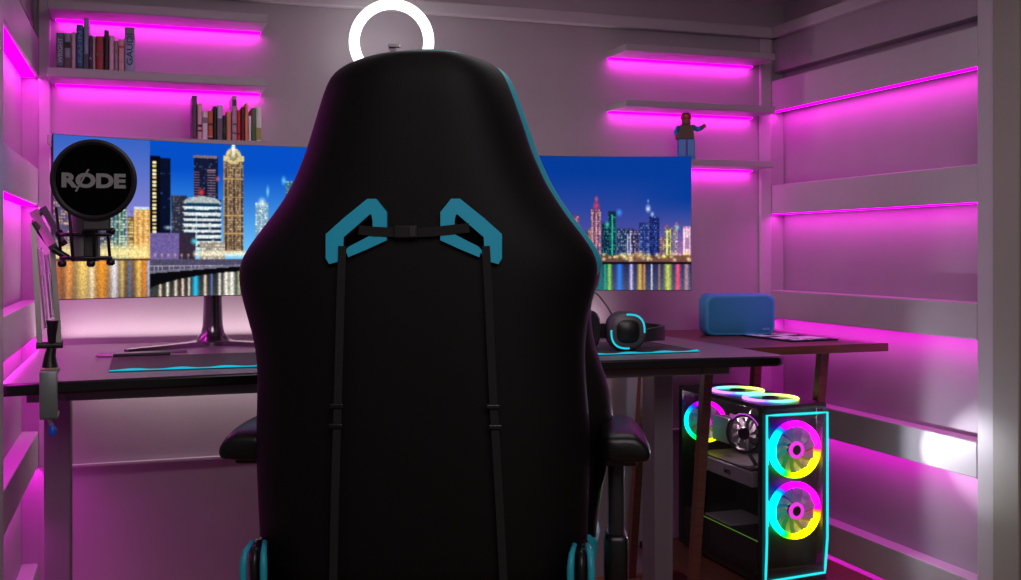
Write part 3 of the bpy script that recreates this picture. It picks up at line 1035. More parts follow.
# second cup further left, seen edge on
MB().loft([sqring(r_, y, cz=cz_ + .002, cx=-.075, k=2.6, sx=.45) for r_, y in ((.034, .02), (.042, .03), (.044, .05), (.038, .07))]).build('ear_cup', M['leather'], hs, 45)
# head band lying back to the right
pts = [(.030, .02, .030), (.07, .03, .036), (.108, .06, .036), (.105, .12, .036), (.03, .14, .038), (-.03, .13, .038), (-.066, .09, .040), (-.075, .062, .045)]
rings = []
sm = []
for i in range(len(pts) - 1):
    for k in range(4):
        sm.append(Vector(pts[i]).lerp(Vector(pts[i + 1]), k / 4))
sm.append(Vector(pts[-1]))
for _ in range(3):
    sm = [sm[0]] + [(sm[i - 1] + sm[i] * 2 + sm[i + 1]) / 4 for i in range(1, len(sm) - 1)] + [sm[-1]]
for i, q in enumerate(sm):
    tq = (sm[min(i + 1, len(sm) - 1)] - sm[max(i - 1, 0)]).normalized()
    nn = Vector((-tq.y, tq.x, 0)).normalized()
    hh = .013 + .006 * math.sin(PI * i / (len(sm) - 1))
    rings.append([q + nn * .006 + Vector((0, 0, hh)), q - nn * .006 + Vector((0, 0, hh)), q - nn * .006 - Vector((0, 0, hh)), q + nn * .006 - Vector((0, 0, hh))])
MB().loft(rings).build('headband', M['dark'], hs, 50)
MB().tube([(-.035, .0, .085), (-.045, .01, .105), (-.062, .015, .128), (-.075, .02, .14)], .0022, 8).build('microphone_boom', M['grey'], hs, True)

# ------------------------------------------------------------------ side table
TX0, TX1, TY0, TY1, TZ = 1.396, 1.863, 2.376, 2.975, .736
tb = thing('side_table', 'reddish brown wooden side table to the right of the desk, over the computer', 'table', (0, 0, 0))
bx(TX0, TX1, TY0, TY1, TZ - .022, TZ, .002).build('tabletop', M['tablewood'], tb)
legs = [((1.412, 2.53), (1.368, 2.545)), ((1.800, 2.575), (1.750, 2.60)), ((1.425, 2.93), (1.385, 2.95)), ((1.785, 2.89), (1.755, 2.92))]
for (a, b) in legs:
    p0 = Vector((a[0], a[1], TZ - .022))
    p1 = Vector((b[0], b[1], 0.0))
    r0, r1 = .0125, .0115
    MB().loft([[p + Vector((sx * r_, sy * r_, 0)) for sx, sy in ((-1, -1), (1, -1), (1, 1), (-1, 1))] for p, r_ in ((p0, r0), (p1, r1))]).build('leg', M['tablewood'], tb)
bx(TX0 + .02, TX1 - .02, TY0 + .02, TY1 - .02, .085, .105, .002).build('lower_shelf', M['tablewood'], tb)

# ------------------------------------------------------------------ blue speaker
q = at(739, 333, 3.10)
sp_ = thing('speaker', 'blue rounded fabric speaker standing on the wooden side table', 'speaker', (q.x + .004, 2.745, TZ), R(-13))
SW, SH, SDp = .205, .120, .085


def rrect(w, h, r_, y, cz=0, n=6):
    o_ = []
    for (cx_, cz2, a0) in ((w / 2 - r_, h / 2 - r_, 0), (-w / 2 + r_, h / 2 - r_, PI / 2), (-w / 2 + r_, -h / 2 + r_, PI), (w / 2 - r_, -h / 2 + r_, 1.5 * PI)):
        for k in range(n + 1):
            a = a0 + PI / 2 * k / n
            o_.append((cx_ + r_ * math.cos(a), y, cz + cz2 + r_ * math.sin(a)))
    return o_


MB().loft([rrect(SW * s_, SH * s2, .024, y, SH / 2) for s_, s2, y in ((.955, .92, -SDp / 2), (.99, .985, -SDp / 2 + .006), (1, 1, -SDp / 2 + .014), (1, 1, SDp / 2 - .014), (.96, .93, SDp / 2))]).build('casing', M['bluecase'], sp_, 50)
MB().loft([rrect(SW * .90, SH * .82, .018, -SDp / 2 - .0015, SH / 2), rrect(SW * .93, SH * .87, .02, -SDp / 2 + .002, SH / 2)]).build('grille', M['blue'], sp_, 50)
MB().box((SW * .36, -SDp / 2 - .002, SH * .17), (.022, .001, .006)).build('badge', M['bluetag'], sp_)

# ------------------------------------------------------------------ magazine on the table
mg = thing('magazine', 'open magazine with dark blue and white cover lying on the wooden table', 'magazine', (1.700, 2.60, TZ + .0003), R(4))
mg.scale = (.78, .95, 1)
MB().box((0, 0, .002), (.20, .25, .004), .0005).build('cover', mat('mag_cover', (.008, .03, .05), .6, spec=.15), mg)
blk = mat('mag_white', (.85, .92, .95), .7, spec=.1)
bl2 = mat('mag_teal', (.10, .35, .42), .7, spec=.1)
for (x, y, w_, h_, mm) in ((-.06, .06, .05, .06, blk), (.0, .02, .045, .08, blk), (.06, .07, .05, .05, blk), (-.055, -.04, .06, .06, blk), (.055, -.05, .06, .09, blk), (.0, -.06, .04, .05, blk), (-.07, .1, .03, .02, blk), (.03, .1, .04, .02, blk), (-.05, -.1, .05, .025, blk)):
    MB().box((x, y, .0042), (w_, h_, .0006)).build('printed_picture', mm, mg)
MB().box((-.01, -.112, .0046), (.016, .02, .0008)).build('printed_picture', M['white'], mg)

# ------------------------------------------------------------------ gaming PC
PX0, PX1, PY0, PY1, PZ0, PZ1 = 1.513, 1.708, 2.43, 2.885, .1055, .578
pc = thing('computer_tower', 'black glass computer tower with glowing rainbow fans and cyan outline under the side table', 'computer', ((PX0 + PX1) / 2, PY0, PZ0))
PW_, PD, PH = PX1 - PX0, PY1 - PY0, PZ1 - PZ0
hx = PW_ / 2
tk = .012


def lb(x0, x1, y0, y1, z0, z1, bev=0):
    return bx(x0, x1, y0, y1, z0, z1, bev)


lb(-hx, hx, 0, PD, .008, .03).build('bottom_panel', M['pccase'], pc)
lb(hx - .006, hx, .004, PD, .03, PH - .004).build('right_side_panel', M['pccase'], pc)
lb(-hx, hx, PD - .006, PD, .03, PH).build('rear_panel', M['pccase'], pc)
# top panel as a frame with round openings is covered by the fans; solid frame strips
lb(-hx, hx, .0, PD, PH - .012, PH, .002).build('top_panel', M['pccase'], pc)
for (x0, x1) in ((-hx, -hx + .012), (hx - .012, hx)):
    lb(x0, x1, 0.0, .014, .03, PH - .012).build('front_pillar', M['pccase'], pc)
lb(-hx, -hx + .006, PD - .02, PD, .03, PH - .012).build('rear_pillar', M['pccase'], pc)
lb(-hx + .012, hx - .012, 0, .014, .03, .045).build('front_sill', M['pccase'], pc)
# power supply shroud
lb(-hx + .004, hx - .007, .04, PD - .008, .03, .115).build('power_supply_cover', M['pcin'], pc)
MB().box((-hx + .0, .20, .118), (.001, .36, .0015)).build('green_light_line', emission('green_line', (.25, .6, .05), .5), pc)
for sx in (-1, 1):
    for y in (.03, PD - .03):
        lb(sx * (hx - .02) - .012, sx * (hx - .02) + .012, y - .012, y + .012, .0, .008).build('foot', M['dark'], pc)
# glass
MB().add([(-hx - .001, .012, .02), (-hx - .001, PD - .006, .02), (-hx - .001, PD - .006, PH - .006), (-hx - .001, .012, PH - .006)], [(0, 1, 2, 3)]).build('side_glass', M['sideglass'], pc)
MB().add([(-hx + .002, -.005, .012), (hx - .002, -.005, .012), (hx - .002, -.005, PH - .006), (-hx + .002, -.005, PH - .006)], [(0, 1, 2, 3)]).build('front_glass', M['frontglass'], pc)
# cyan outline on the front
y_ = -.0075
zb_, zt_ = .030, PH - .024
o1 = [(-hx + .006, zb_ - .010), (hx - .010, zb_ - .002), (hx - .002, zb_ + .09), (hx - .002, zt_), (-hx + .010, zt_), (-hx + .010, zb_ + .09)]
pts2 = [(x, y_, z) for x, z in o1]
pp = []
for i in range(len(pts2)):
    a, b = Vector(pts2[i]), Vector(pts2[(i + 1) % len(pts2)])
    for k in range(6):
        pp.append(a.lerp(b, k / 6))
MB().tube(pp, .0033, 8, closed=True).build('glowing_outline', M['cyanline'], pc, True)


import colorsys


def hue_at(a):
    """a in turns, 0 = right, counter clockwise"""
    tab = [(0, .985), (.05, .92), (.10, .86), (.25, .82), (.36, .66), (.5, .5), (.62, .38), (.72, .29), (.80, .19), (.90, .14), (.96, .05), (1.0, -.015)]
    a = a % 1
    for (x0, h0), (x1, h1) in zip(tab, tab[1:]):
        if x0 <= a <= x1:
            return (h0 + (h1 - h0) * (a - x0) / (x1 - x0)) % 1
    return 0


def paint_mesh(o, fn):
    me = o.data
    at_ = me.attributes.new('paint', 'FLOAT_COLOR', 'POINT')
    for i, v in enumerate(me.vertices):
        at_.data[i].color = (*fn(v.co), 1)


def fan(parent, loc, rot, r_, phase=0.0, material='rainbow', lit=True, blades=11, thick=.022, flip=1, hubcol=(1, .05, .85), bladecol=None, top=False):
    f = bpy.data.objects.new('fan', None)
    f.empty_display_size = .02
    COL.objects.link(f)
    f.parent = parent
    f.location = loc
    f.rotation_euler = rot
    # in local: fan in x,z plane, front is -y
    n = 64
    prof = [(r_, 0), (r_ * 1.03, thick * .5), (r_, thick), (r_ * .86, thick * .85), (r_ * .83, thick * .3), (r_ * .88, 0)]
    rings = [[(q[0] * math.cos(2 * PI * k / n), q[1], q[0] * math.sin(2 * PI * k / n)) for q in prof] for k in range(n)]
    o = MB().loft(rings, cap=False, loop=True).build('glowing_ring' if lit else 'fan_frame', M[material] if lit else M['dark'], f, 40)
    if lit:
        if top:
            paint_mesh(o, lambda p: colorsys.hsv_to_rgb(.16 + .62 * (1 - p.x / r_) / 2, .85, 1))
        else:
            paint_mesh(o, lambda p: colorsys.hsv_to_rgb(hue_at(flip * math.atan2(p.z, p.x) / (2 * PI) + phase), 1, 1))
    if lit and not top:
        rr_ = r_ * .84
        rings = [[(q_ * math.cos(2 * PI * k / n), thick * .9, q_ * math.sin(2 * PI * k / n)) for q_ in (r_ * .25, rr_)] for k in range(n)]
        vs_ = [p_ for g_ in rings for p_ in g_]
        d_ = MB().add(vs_, [(2 * k, 2 * k + 1, (2 * k + 3) % (2 * n), (2 * k + 2) % (2 * n)) for k in range(n)]).build('blade_glow', M['blade_glow'], f)  # added glowing disc, stands in for coloured light in the translucent blades
        paint_mesh(d_, lambda p: colorsys.hsv_to_rgb(hue_at(math.atan2(p.z, p.x) / (2 * PI)), .9, 1))
    # hub ring and hub cap
    hr = r_ * .30
    prof = [(hr, .001), (hr * 1.03, .006), (hr * .62, .006), (hr * .60, .001)]
    rings = [[(q[0] * math.cos(2 * PI * k / 32), q[1] - .001, q[0] * math.sin(2 * PI * k / 32)) for q in prof] for k in range(32)]
    o = MB().loft(rings, cap=False, loop=True).build('hub_ring', emission('hub', hubcol, 1.0) if lit and not top else M['dark'], f, 40)
    MB().tube([(0, .003, 0), (0, .016, 0)], hr * .62, 24).build('hub_cap', M['black'], f, 40)
    # blades
    base = None
    bm_ = M['dark'] if top else M['blade']
    for k in range(blades):
        if base is None:
            vs = []
            for i in range(7):
                t_ = i / 6
                rr = hr + (r_ * .82 - hr) * t_
                sweep = .35 * t_
                w_ = (.30 + .16 * t_) * (1.0 if t_ < .99 else .9)
                for s_ in (0, 1):
                    a = sweep + (s_ - .5) * w_
                    vs.append((rr * math.cos(a), .006 + .009 * s_, rr * math.sin(a)))
            fs_ = [(2 * i, 2 * i + 1, 2 * i + 3, 2 * i + 2) for i in range(6)]
            base = MB().add(vs, fs_).build('blade', bm_, f, True)
            base.data.name = 'blade'
        else:
            b = base.copy()
            COL.objects.link(b)
            b.parent = f
            b.rotation_euler = (0, 2 * PI * k / blades, 0)
    return f


FR = .073
# square frames of front fans
fz1 = PH - .040 - FR - .008
fz2 = fz1 - 2 * FR - .014
fan(pc, (.012, .006, fz1), (0, 0, 0), FR, 0, 'rainbow_front')
fan(pc, (.012, .006, fz2), (0, 0, 0), FR, 0, 'rainbow_front')
lb(-hx + .012, hx - .008, .034, .038, .045, PH - .014).build('front_inner_panel', M['pccase'], pc)
# glow bars at the left edge of the front fans
for z in (fz1, fz2):
    MB().box((-hx + .022, .012, z), (.008, .010, .07), .002).build('glow_bar', emission('cyan_bar', (0, .9, 1), 1.5), pc)
# rear fan seen through the side glass : faces the side
fan(pc, (-.058, PD - .085, PH - .098), (0, 0, R(-35)), .060, 0, 'rainbow', blades=9)
# dark front-side fan seen from inside, and radiator
fan(pc, (-.060, .155, PH - .098), (0, 0, R(-62)), .054, .1, 'rainbow', lit=False, blades=9)
MB().tube([(-.060 + .050 * math.cos(a) * .5 + .0, .155 - .050 * math.cos(a) * .88 - .003, PH - .098 + .054 * math.sin(a)) for a in [R(30 + 5 * k) for k in range(22)]], .0018, 8).build('glow_arc', emission('violet_arc', (.7, .1, .9), .9), pc, True)
# top fans lying flat under the top panel (their rings show through the mesh)
for (yy, ph) in ((.115, 0), (.285, .0)):
    fan(pc, (.0, yy, PH + .0055), (R(-90), 0, 0), .074, ph, 'rainbow', blades=9, thick=.005, top=True)
# motherboard, graphics card
lb(hx - .012, hx - .007, .10, PD - .02, .12, PH - .03).build('motherboard', M['pcin'], pc)
gp = lb(-.082, hx - .015, .075, .39, .245, .285, .003).build('graphics_card', M['gpu'], pc)
lb(-.075, .06, .09, .38, .2852, .290).build('card_backplate', M['grey'], gp)
text_part('card_lettering', 'MSI', .034, .014, M['black'], gp, (-.0828, .20, .264), (R(90), 0, R(-90)), offset=.03)
for k in range(4):
    lb(-.05 + .028 * k, -.045 + .028 * k, .25, .34, .33, .40).build('memory_stick', mat('ram', (.35, .3, .35), .4), pc)
MB().tube([(-.03, .14, .29), (-.05, .15, .33), (-.04, .17, .40), (.0, .2, .43)], .006, 8).build('tube', M['steel'], pc, True)
MB().box((-.02, .26, .118), (.12, .14, .006), .001).build('metal_plate', M['gpu'], pc)
# interior lighting
pl = bpy.data.lights.new('pc_inner', 'POINT')
pl.energy = .9
pl.color = (1, .75, .85)
pl.shadow_soft_size = .02
po = bpy.data.objects.new('pc_inner', pl)
COL.objects.link(po)
po.location = (1.60, 2.66, .52)

# ------------------------------------------------------------------ microphone on boom arm
ma = thing('boom_stand', 'grey spring boom stand clamped to the left front edge of the desk', 'microphone stand', (0, 0, 0))
D0 = 1.985


def A(px, py, d=D0):
    return at(px, py, d)


ck = A(49, 392)
cxw, cyw = -.160, 2.116
rotc = Matrix.Rotation(R(2), 3, 'Z')
# C clamp: body in front of the edge, top plate over the desk, lower jaw
cm_ = MB()
cm_.box((cxw, 2.098, .722), (.030, .014, .084), .003)
cm_.box((cxw, 2.130, .7605), (.030, .064, .009), .002)
cm_.box((cxw, 2.122, .682), (.030, .052, .010), .002)
cm_.build('clamp', M['clamp'], ma, 40)
MB().box((cxw, 2.126, .7665), (.028, .05, .003), .001).build('clamp_plate', M['brass'], ma)
cyl((cxw - .002, 2.134, .690), (cxw - .002, 2.134, .7155), .009).build('clamp_pad', M['dark'], ma, 40)
cyl((cxw + .0, 2.116, .676), (cxw + .004, 2.116, .662), .004).build('clamp_screw', M['steel'], ma, 40)
MB().tube([(cxw + .003, 2.112, .664), (cxw + .006, 2.110, .657), (cxw + .006, 2.110, .646)], [.005, .008, .005], 12).build('clamp_knob', M['blueknob'], ma, 50)
pb = Vector((cxw, 2.13, .768))
MB().tube([pb, pb + Vector((0, 0, .02)), pb + Vector((.003, 0, .035))], [.014, .010, .008], 16).build('swivel', M['black'], ma, 50)
J = pb + Vector((.003, 0, .040))          # lower joint
s_l = Vector((cxw - .017, 2.13, .808))
s_r = Vector((cxw + .016, 2.13, .808))
e_l = A(33.5, 223, 1.98)
e_r = A(52.5, 248, 1.98)
dd = Vector((1, 0, 0))


def bar_between(name, p0, p1, w_, m_):
    d = (p1 - p0)
    z = d.normalized()
    x = Vector((0, -1, 0)).cross(z).normalized()
    y = z.cross(x)
    rg = [[p + x * w_ * sx + y * w_ * sy for sx, sy in ((-1, -1), (1, -1), (1, 1), (-1, 1))] for p in (p0, p1)]
    return MB().loft(rg).build(name, m_, ma)


bar_between('arm_bar', s_l, e_l, .0046, M['armgrey'])
bar_between('arm_bar', s_r, e_r, .0046, M['armgrey'])
MB().tube([s_l - Vector((.006, 0, 0)), s_r + Vector((.006, 0, 0))], .0065, 12).build('lower_hinge', M['dark'], ma, 40)
MB().tube([e_l, e_r], .006, 12).build('upper_hinge', M['dark'], ma, 40)
# springs
for (a, b) in ((s_l.lerp(s_r, .35) + Vector((0, -.004, .03)), e_l.lerp(e_r, .32) + Vector((0, -.004, -.03))), (s_l.lerp(s_r, .65) + Vector((0, -.004, .05)), e_l.lerp(e_r, .7) + Vector((0, -.004, -.025)))):
    n = 420
    z = (b - a).normalized()
    x = z.cross(Vector((0, 1, 0))).normalized()
    y = z.cross(x)
    MB().tube([a.lerp(b, k / n) + (x * math.cos(k * .78) + y * math.sin(k * .78)) * .0042 for k in range(n + 1)], .0009, 5).build('spring', M['chrome'], ma, True)
MB().tube([J, J + Vector((.001, -.002, .045))], [.006, .011], 12).build('cable_clip', M['black'], ma, 40)
# upper arm towards the microphone
u0 = A(38, 212, 2.02)
u1 = A(57, 246, 1.95)
nv = Vector((0.012, 0, .006))
bar_between('arm_bar', u0 - nv * .5, u1 - nv * .5, .0075, M['armgrey'])
bar_between('arm_bar', u0 + nv * .9, u1 + nv * .9, .006, M['steelgloss'])
MB().tube([A(35, 222, 2.0), A(39, 211, 2.02), A(44, 214, 2.02)], .0065, 12).build('elbow_joint', M['armgrey'], ma, 50)

# microphone + shock mount
MC = A(86, 238, 1.95)
mk = thing('microphone', 'dark grey condenser microphone in a black shock mount behind the pop filter', 'microphone', (MC.x, MC.y, MC.z), -.08)
MB().tube([(0, 0, -.042), (0, 0, -.040), (0, 0, .0), (0, 0, .07), (0, 0, .092), (0, 0, .10)], [.022, .0245, .0245, .0245, .022, .012], 28).build('microphone_body', M['mic'], mk, 40)
for z, r_ in ((.006, .042), (-.036, .042)):
    MB().tube([(r_ * math.cos(2 * PI * k / 40), r_ * .8 * math.sin(2 * PI * k / 40), z) for k in range(40)], .0035, 8, closed=True).build('mount_ring', M['black'], mk, True)
for a, x_, t_ in ((0, -.041, -.05), (1, -.018, -.024), (2, .041, .034), (3, .018, .016)):
    y_2 = -.8 * math.sqrt(max(0, .042 ** 2 - x_ ** 2)) if a in (1, 3) else 0
    MB().tube([(x_, y_2, -.042), (t_, y_2 - .004, .055)], .0028, 8).build('mount_bar', M['black'], mk, True)
for x_, z in ((-.036, -.046), (.012, -.046), (.042, -.044), (.043, .012), (-.045, .008)):
    bm = MB()
    bm.tube([(x_, -.03 if abs(x_) < .04 else 0, z - .006), (x_, -.03 if abs(x_) < .04 else 0, z - .003), (x_, -.03 if abs(x_) < .04 else 0, z + .003), (x_, -.03 if abs(x_) < .04 else 0, z + .007)], [.004, .0075, .0075, .004], 12)
    bm.build('mount_knob', M['black'], mk, 60)
MB().tube([(-.03, 0, -.036), (-.055, 0, -.02)], .006, 10).build('mount_stem', M['black'], mk, 40)
MB().box((.012, -.028, -.012), (.024, .006, .056), .002).build('mount_plate', M['dark'], mk)

# pop filter
PC_ = A(94, 180, 1.87)
pf = thing('pop_filter', 'round black pop filter with grey RØDE lettering in front of the microphone', 'pop filter', (PC_.x, PC_.y, PC_.z), math.atan2(-PC_.x, PC_.y) * 1.0)
pr = 40.8 / F * 1.87
n = 64
prof = [(pr, 0), (pr, .010), (pr * .88, .010), (pr * .87, .0), (pr * .93, -.004)]
rings = [[(q_[0] * math.cos(2 * PI * k / n), q_[1], q_[0] * math.sin(2 * PI * k / n)) for q_ in prof] for k in range(n)]
MB().loft(rings, cap=False, loop=True).build('rim', M['popring'], pf, 50)
MB().tube([(0, .001, 0), (0, .006, 0)], pr * .885, 64).build('foam_disc', M['foam'], pf, 50)
lt = text_part('lettering', 'RODE', .104, .0262, M['popprint'], pf, (0, -.0002, -.001), (R(90), 0, 0), offset=.05)
# slash of the O, built as a slanted bar crossing the letter
cxo = -.0190
MB().prism([(cxo - .0120, -.0205), (cxo - .0085, -.0205), (cxo + .0120, .0185), (cxo + .0085, .0185)], -.0010, .0004).build('lettering', M['popprint'], pf)
MB().tube([(-.012, .008, -pr * .93), (-.012, .03, -pr * .95), (-.014, .046, -pr * .93)], .004, 8).build('bracket', M['black'], pf, True)
MB().box((.004, .020, -pr * 1.02), (.046, .030, .030), .003).build('bracket_plate', M['dark'], pf)

inv_ = (Matrix.Translation(PC_) @ Matrix.Rotation(math.atan2(-PC_.x, PC_.y), 4, 'Z')).inverted()
mring = Matrix.Translation(MC) @ Matrix.Rotation(-.08, 4, 'Z') @ Vector((.0, -.0336, .006))
g1 = inv_ @ mring
MB().tube([(.004, .03, -pr * 1.02), Vector((.004, .045, -pr * .96)), g1 + Vector((0, -.006, .004)), g1 + Vector((0, .002, 0))], .004, 8).build('gooseneck', M['black'], pf, True)

# ------------------------------------------------------------------ gaming chair
K = .00155
CD = 1.675
cc = at(422, 250.5, CD)
def XL_(px, y):      # local x of a silhouette point lying y in front of the back plane
    return (px - HX) / F * (CD + y) - (422 - HX) / F * CD


def ZL_(py, y):
    return CAMZ - (py - HY) / F * (CD + y)


ch = thing('gaming_chair', 'black leather gaming chair with teal trim seen from behind in front of the desk', 'chair', (cc.x, cc.y, 0), -TH - R(2))


def hz(py):
    return CAMZ - (py - HY) * K


prof = [  # photo row, left half width, right half width (pixels from the axis)
    (600, 168, 168), (560, 168, 168), (520, 170, 170), (480, 172, 171), (440, 173, 172), (410, 172, 170), (380, 171, 167), (350, 173, 166), (320, 181, 169),
    (300, 187, 174), (285, 190, 178), (270, 190.5, 179.5), (258, 187, 178), (245, 179, 171), (230, 168, 160), (215, 156, 148), (198, 144, 137), (180, 134, 126), (165, 128, 120), (150, 122, 113),
    (130, 116, 107), (110, 110, 100), (90, 104, 93), (75, 98, 87), (66, 89, 81), (60, 77, 71), (56, 60, 57)]
CUSH = [(600, 168), (560, 168), (520, 172), (480, 179), (440, 186), (410, 187), (380, 180), (350, 168), (320, 164), (300, 165), (240, 160), (200, 130), (0, 999)]
NS = 40


def section(z, wl, wr, y0, dep, sq=5.0, wing=1.0, yoff=0.0):
    """closed ring: rear side slightly bowed, side wings turned forward"""
    o_ = []
    for j in range(NS):
        a = 2 * PI * j / NS
        c_, s_ = math.cos(a), math.sin(a)
        m_ = (abs(c_) ** sq + abs(s_) ** sq) ** (-1 / sq)
        w_ = wr if c_ > 0 else wl
        x = w_ * m_ * c_
        u = abs(m_ * c_)
        y = dep * .5 * m_ * s_ + wing * .060 * u ** 4 + yoff
        o_.append((x, y + y0, z))
    return o_


rings = []
for (py, l_, r_) in prof:
    z = hz(py)
    lean = .0 + (z - .5) * .0
    e = 1.0
    if py < 80:
        e = .55 + .45 * (py - 50) / 30
    z = ZL_(py, .06)
    rings.append(section(z, -XL_(422 - l_ + 3, .085), XL_(422 + r_ - 5.5, .085), .035 + lean, .075 * e, 3.6, 1.0))
z = ZL_(52, .04)
rings.append(section(z, 40 * K, 36 * K, .035, .02, 3, .3))
MB().loft(rings).build('back_shell', M['backshell'], ch, True, subsurf=1)
# teal side band just in front of the shell
rings = []
for (py, l_, r_) in prof:
    z = hz(py) + (.002 if py < 80 else 0)
    e = 1.0
    if py < 80:
        e = .6 + .4 * (py - 50) / 30
    tr = -1.0 if 62 < py < 275 else (-15.0 if py >= 275 else 0)
    z = ZL_(py, .11)
    rings.append(section(z, -XL_(422 - l_ - tr, .16), XL_(422 + r_ + tr, .16), .112, .028 * e, 5, 1.15))
rings.append(section(ZL_(50, .11), 40 * K, 36 * K, .10, .012, 3, .3))
MB().loft(rings).build('side_band', M['teal'], ch, True, subsurf=1)
# front cushion
rings = []
for (py, l_, r_) in prof:
    z = ZL_(py, .16)
    rc_ = r_ - 5
    if py >= 300:
        for (p0_, v0_), (p1_, v1_) in zip(CUSH, CUSH[1:]):
            if p1_ <= py <= p0_:
                rc_ = v0_ + (v1_ - v0_) * (p0_ - py) / (p0_ - p1_)
    rings.append(section(z, -XL_(422 - l_ + 3, .22), XL_(422 + rc_, .22), .165, .085, 3, 1.1))
rings.append(section(ZL_(49, .14), 38 * K, 34 * K, .14, .03, 3, .3))
MB().loft(rings).build('front_cushion', M['leather'], ch, True, subsurf=1)

# belt openings: teal frames
YS = -.0075      # rear surface plane of the shell
def lx(px):
    return (px - 422) * K


def cr(x, y):      # crop coordinates to local x,z
    return (lx(230 + x / 2.618), hz(180 + y / 2.618))


outL = [(262, 220), (253, 205), (253, 142), (300, 100), (362, 50), (385, 50), (413, 85), (413, 158), (360, 182), (312, 202), (308, 190), (284, 214)]
inL = [(300, 188), (299, 175), (300, 150), (335, 120), (369, 90), (373, 92), (376, 108), (376, 142), (352, 155), (318, 172), (312, 176), (304, 186)]
for side in (0, 1):
    o_, i_ = ([cr(*p) for p in outL], [cr(*p) for p in inL])
    if side:
        mx_ = lx(230 + 483 / 2.618)
        o_ = [(2 * mx_ - x, z) for x, z in o_]
        i_ = [(2 * mx_ - x, z) for x, z in i_]
    MB().ringprism(o_, i_, YS - .005, YS + .012).build('belt_opening_frame', M['tealframe'], ch)
    MB().prism(i_, YS - .0012, YS + .002).build('belt_opening', M['foam'], ch)


def strap(name, pts, w_, y, m_=None, th=.0015):
    rg = []
    for i, (x, z) in enumerate(pts):
        a = Vector(pts[max(i - 1, 0)])
        b = Vector(pts[min(i + 1, len(pts) - 1)])
        d = (b - a).normalized()
        nx, nz = -d.y, d.x
        rg.append([(x + nx * w_, y - th, z + nz * w_), (x - nx * w_, y - th, z - nz * w_), (x - nx * w_, y + th, z - nz * w_), (x + nx * w_, y + th, z + nz * w_)])
    return MB().loft(rg).build(name, m_ or M['strap'], ch)


yst = YS - .0055
strap('waist_strap', [(lx(343.5), hz(246)), (lx(342), hz(290)), (lx(339), hz(400)), (lx(336), hz(500)), (lx(334), hz(598))], .0062, yst)
strap('waist_strap', [(lx(486.5), hz(246)), (lx(489), hz(290)), (lx(494), hz(400)), (lx(500), hz(500)), (lx(505), hz(598))], .0062, yst)
for px, py in ((338, 405), (337, 425), (494, 405), (496, 425)):
    MB().box((lx(px), yst - .003, hz(py)), (.021, .005, .007), .0015).build('strap_slider', M['black'], ch)
strap('neck_strap', [(lx(360), hz(230)), (lx(375), hz(231.5)), (lx(398), hz(232.5))], .0072, yst)
strap('neck_strap', [(lx(470), hz(228)), (lx(455), hz(229.5)), (lx(432), hz(232)), (lx(418), hz(232.5))], .0072, yst)
bk = MB().box((lx(407), yst - .002, hz(232)), (.036, .008, .020), .002).build('buckle', M['black'], ch)
MB().box((lx(414), yst - .007, hz(232)), (.010, .003, .016), .001).build('buckle_release', M['dark'], bk)

# seat and mechanism
MB().loft([[(x * .26 * s_, .06 + .27 + y * .27 * s_, z) for x, y in [(math.copysign(abs(math.cos(2 * PI * j / 40)) ** .35, math.cos(2 * PI * j / 40)), math.copysign(abs(math.sin(2 * PI * j / 40)) ** .35, math.sin(2 * PI * j / 40))) for j in range(40)]] for z, s_ in ((.36, .86), (.38, .96), (.43, 1.0), (.455, .97), (.465, .9))]).build('seat', M['leather'], ch, 50)
for s in (-1, 1):
    MB().tube([(s * .235, .12, .455), (s * .245, .3, .47), (s * .235, .52, .455)], [.035, .045, .035], 16).build('seat_bolster', M['teal'], ch, True)
# recliner brackets with teal stripes at the lower corners of the back
for s in (-1, 1):
    xb = -.263 if s < 0 else .247
    MB().loft([[(xb + (s_ * .5) * math.cos(a) * sx, .055 + .05 * math.sin(a), z) for a in [2 * PI * k / 16 for k in range(16)]] for z, s_, sx in ((.40, .040, 1), (.49, .040, 1), (.508, .034, 1), (.516, .022, 1))]).build('recliner_cover', M['leather'], ch, True)
    for k, off in enumerate((-.017, .0, .015)):
        mm = M['teal'] if k != 1 else M['black']
        MB().tube([(xb + off, .002, .40), (xb + off, .0, .49), (xb + off * .9, .006, .508), (xb + off * .6, .03, .518)], [.006, .006, .005, .004], 10).build('recliner_rib', mm, ch, True)
# arm rests
CS = [(-1, -.8), (-.85, -1), (0, -1), (.8, -1), (1, -.75), (1, -.1), (.75, .5), (.4, 1), (0, 1), (-.85, 1), (-1, .8), (-1, 0)]
for s, ax in ((-1, -.313), (1, .325)):
    secs = []
    for (y, w_, t_, zc) in ((.095, .034, .014, .652), (.100, .038, .023, .655), (.13, .041, .026, .658), (.20, .041, .026, .660), (.28, .040, .025, .660), (.325, .036, .020, .658), (.335, .02, .012, .657)):
        secs.append([(ax + s * cx_ * w_, y, zc + cz3 * t_) for cx_, cz3 in CS])
    MB().loft(secs).build('arm_pad', M['leather'], ch, True, subsurf=1)
    pxo = ax + (.055 if s < 0 else -.012)
    MB().box((ax * .97, .21, .627), (.056, .16, .012), .004).build('arm_plate', M['black'], ch)
    MB().box((pxo, .21, .545), (.026, .056, .16), .008, 3).build('arm_post', M['dark'], ch, 40)
    MB().box((pxo, .21, .43), (.040, .070, .13), .012, 3).build('post_sleeve', M['black'], ch, 40)
    MB().box((pxo - s * .03, .21, .372), (.10, .07, .018), .004).build('arm_bracket', M['black'], ch, 40)
    MB().box((ax + s * .0125, .19, .618), (.006, .02, .012), .002).build('height_lever', M['dark'], ch)
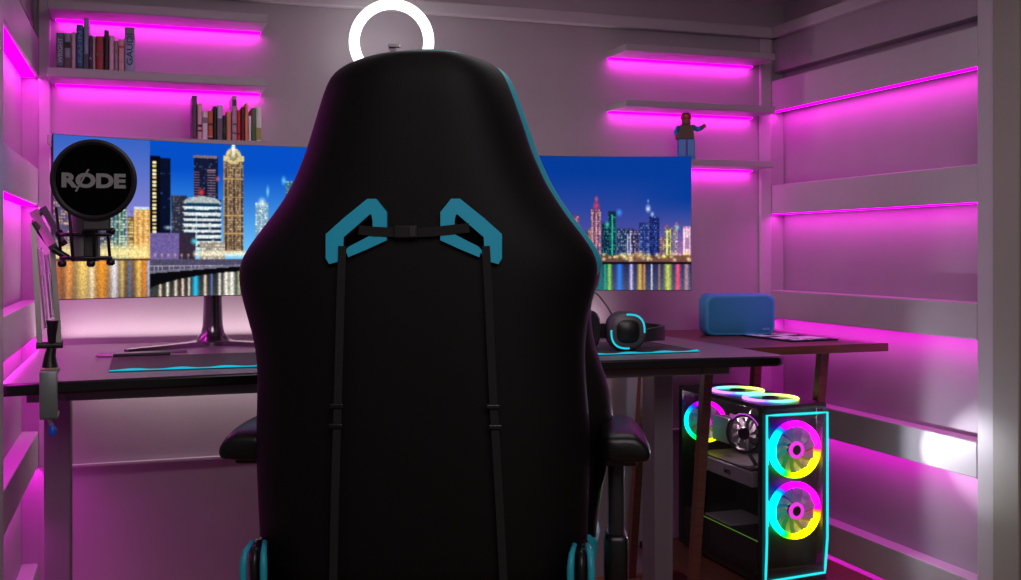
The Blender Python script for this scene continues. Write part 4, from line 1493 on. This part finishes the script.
# base
cyl((0, .30, .10), (0, .30, .30), .026).build('gas_lift', M['dark'], ch, 40)
MB().box((0, .30, .335), (.20, .26, .05), .01).build('tilt_mechanism', M['black'], ch)
MB().tube([(0, .30, .085), (0, .30, .14)], [.05, .04], 20).build('base_hub', M['black'], ch, 40)
for k in range(5):
    a = 2 * PI * k / 5 + .4
    d = Vector((math.cos(a), math.sin(a), 0))
    p0 = Vector((0, .30, .11))
    MB().tube([p0 + d * .03, p0 + d * .17 + Vector((0, 0, -.008)), p0 + d * .31 + Vector((0, 0, -.035))], [.026, .022, .015], 10).build('base_arm', M['black'], ch, 50)
    nrm = Vector((-d.y, d.x, 0))
    w0 = p0 + d * .31
    w0.z = .028
    for sd in (-1, 1):
        MB().tube([w0 + nrm * .006 * sd, w0 + nrm * .022 * sd], .028, 20).build('caster_wheel', M['black'], ch, 40)
    MB().tube([w0 + Vector((0, 0, .0)), w0 + Vector((0, 0, .055))], .006, 8).build('caster_stem', M['dark'], ch)

# ------------------------------------------------------------------ lights
# pale strip hidden in the gap between desk and wall
area('desk_back_glow', (.55, 2.965, .735), 1.5, .01, (R(-155), 0, 0), (1, .78, .84), 3.3)
area('desk_under_glow', (.55, 2.94, .71), 1.4, .02, (R(25), 0, 0), (1, .84, .84), 1.5)
# soft room light from behind and above the camera
area('room_light', (.35, -.2, 1.9), 1.4, .8, (R(62), 0, R(-12)), (1, .86, .90), 14.0)
# glow thrown forward by the front fans of the computer
sp = bpy.data.lights.new('fan_glow', 'SPOT')
sp.energy = 2.5
sp.color = (.85, .85, 1)
sp.spot_size = R(170)
sp.spot_blend = .3
sp.shadow_soft_size = 0.0
so = bpy.data.objects.new('fan_glow', sp)
COL.objects.link(so)
so.location = (1.63, 2.415, .47)
so.rotation_euler = (R(-90), 0, 0)

sp2 = bpy.data.lights.new('fan_beam', 'SPOT')
sp2.energy = 5.5
sp2.color = (.92, .90, 1)
sp2.spot_size = R(46)
sp2.spot_blend = .7
sp2.shadow_soft_size = 0.0
so2 = bpy.data.objects.new('fan_beam', sp2)
COL.objects.link(so2)
so2.location = (1.69, 2.41, .475)
so2.rotation_euler = (Vector((1.897, 2.17, .47)) - Vector(so2.location)).to_track_quat('-Z', 'Y').to_euler()

area('overhead_fill', (.75, 1.95, 1.74), 1.0, .6, (0, 0, 0), (1, .93, .93), 3.0)  # unseen fill added overhead to brighten table, desk and other upward faces
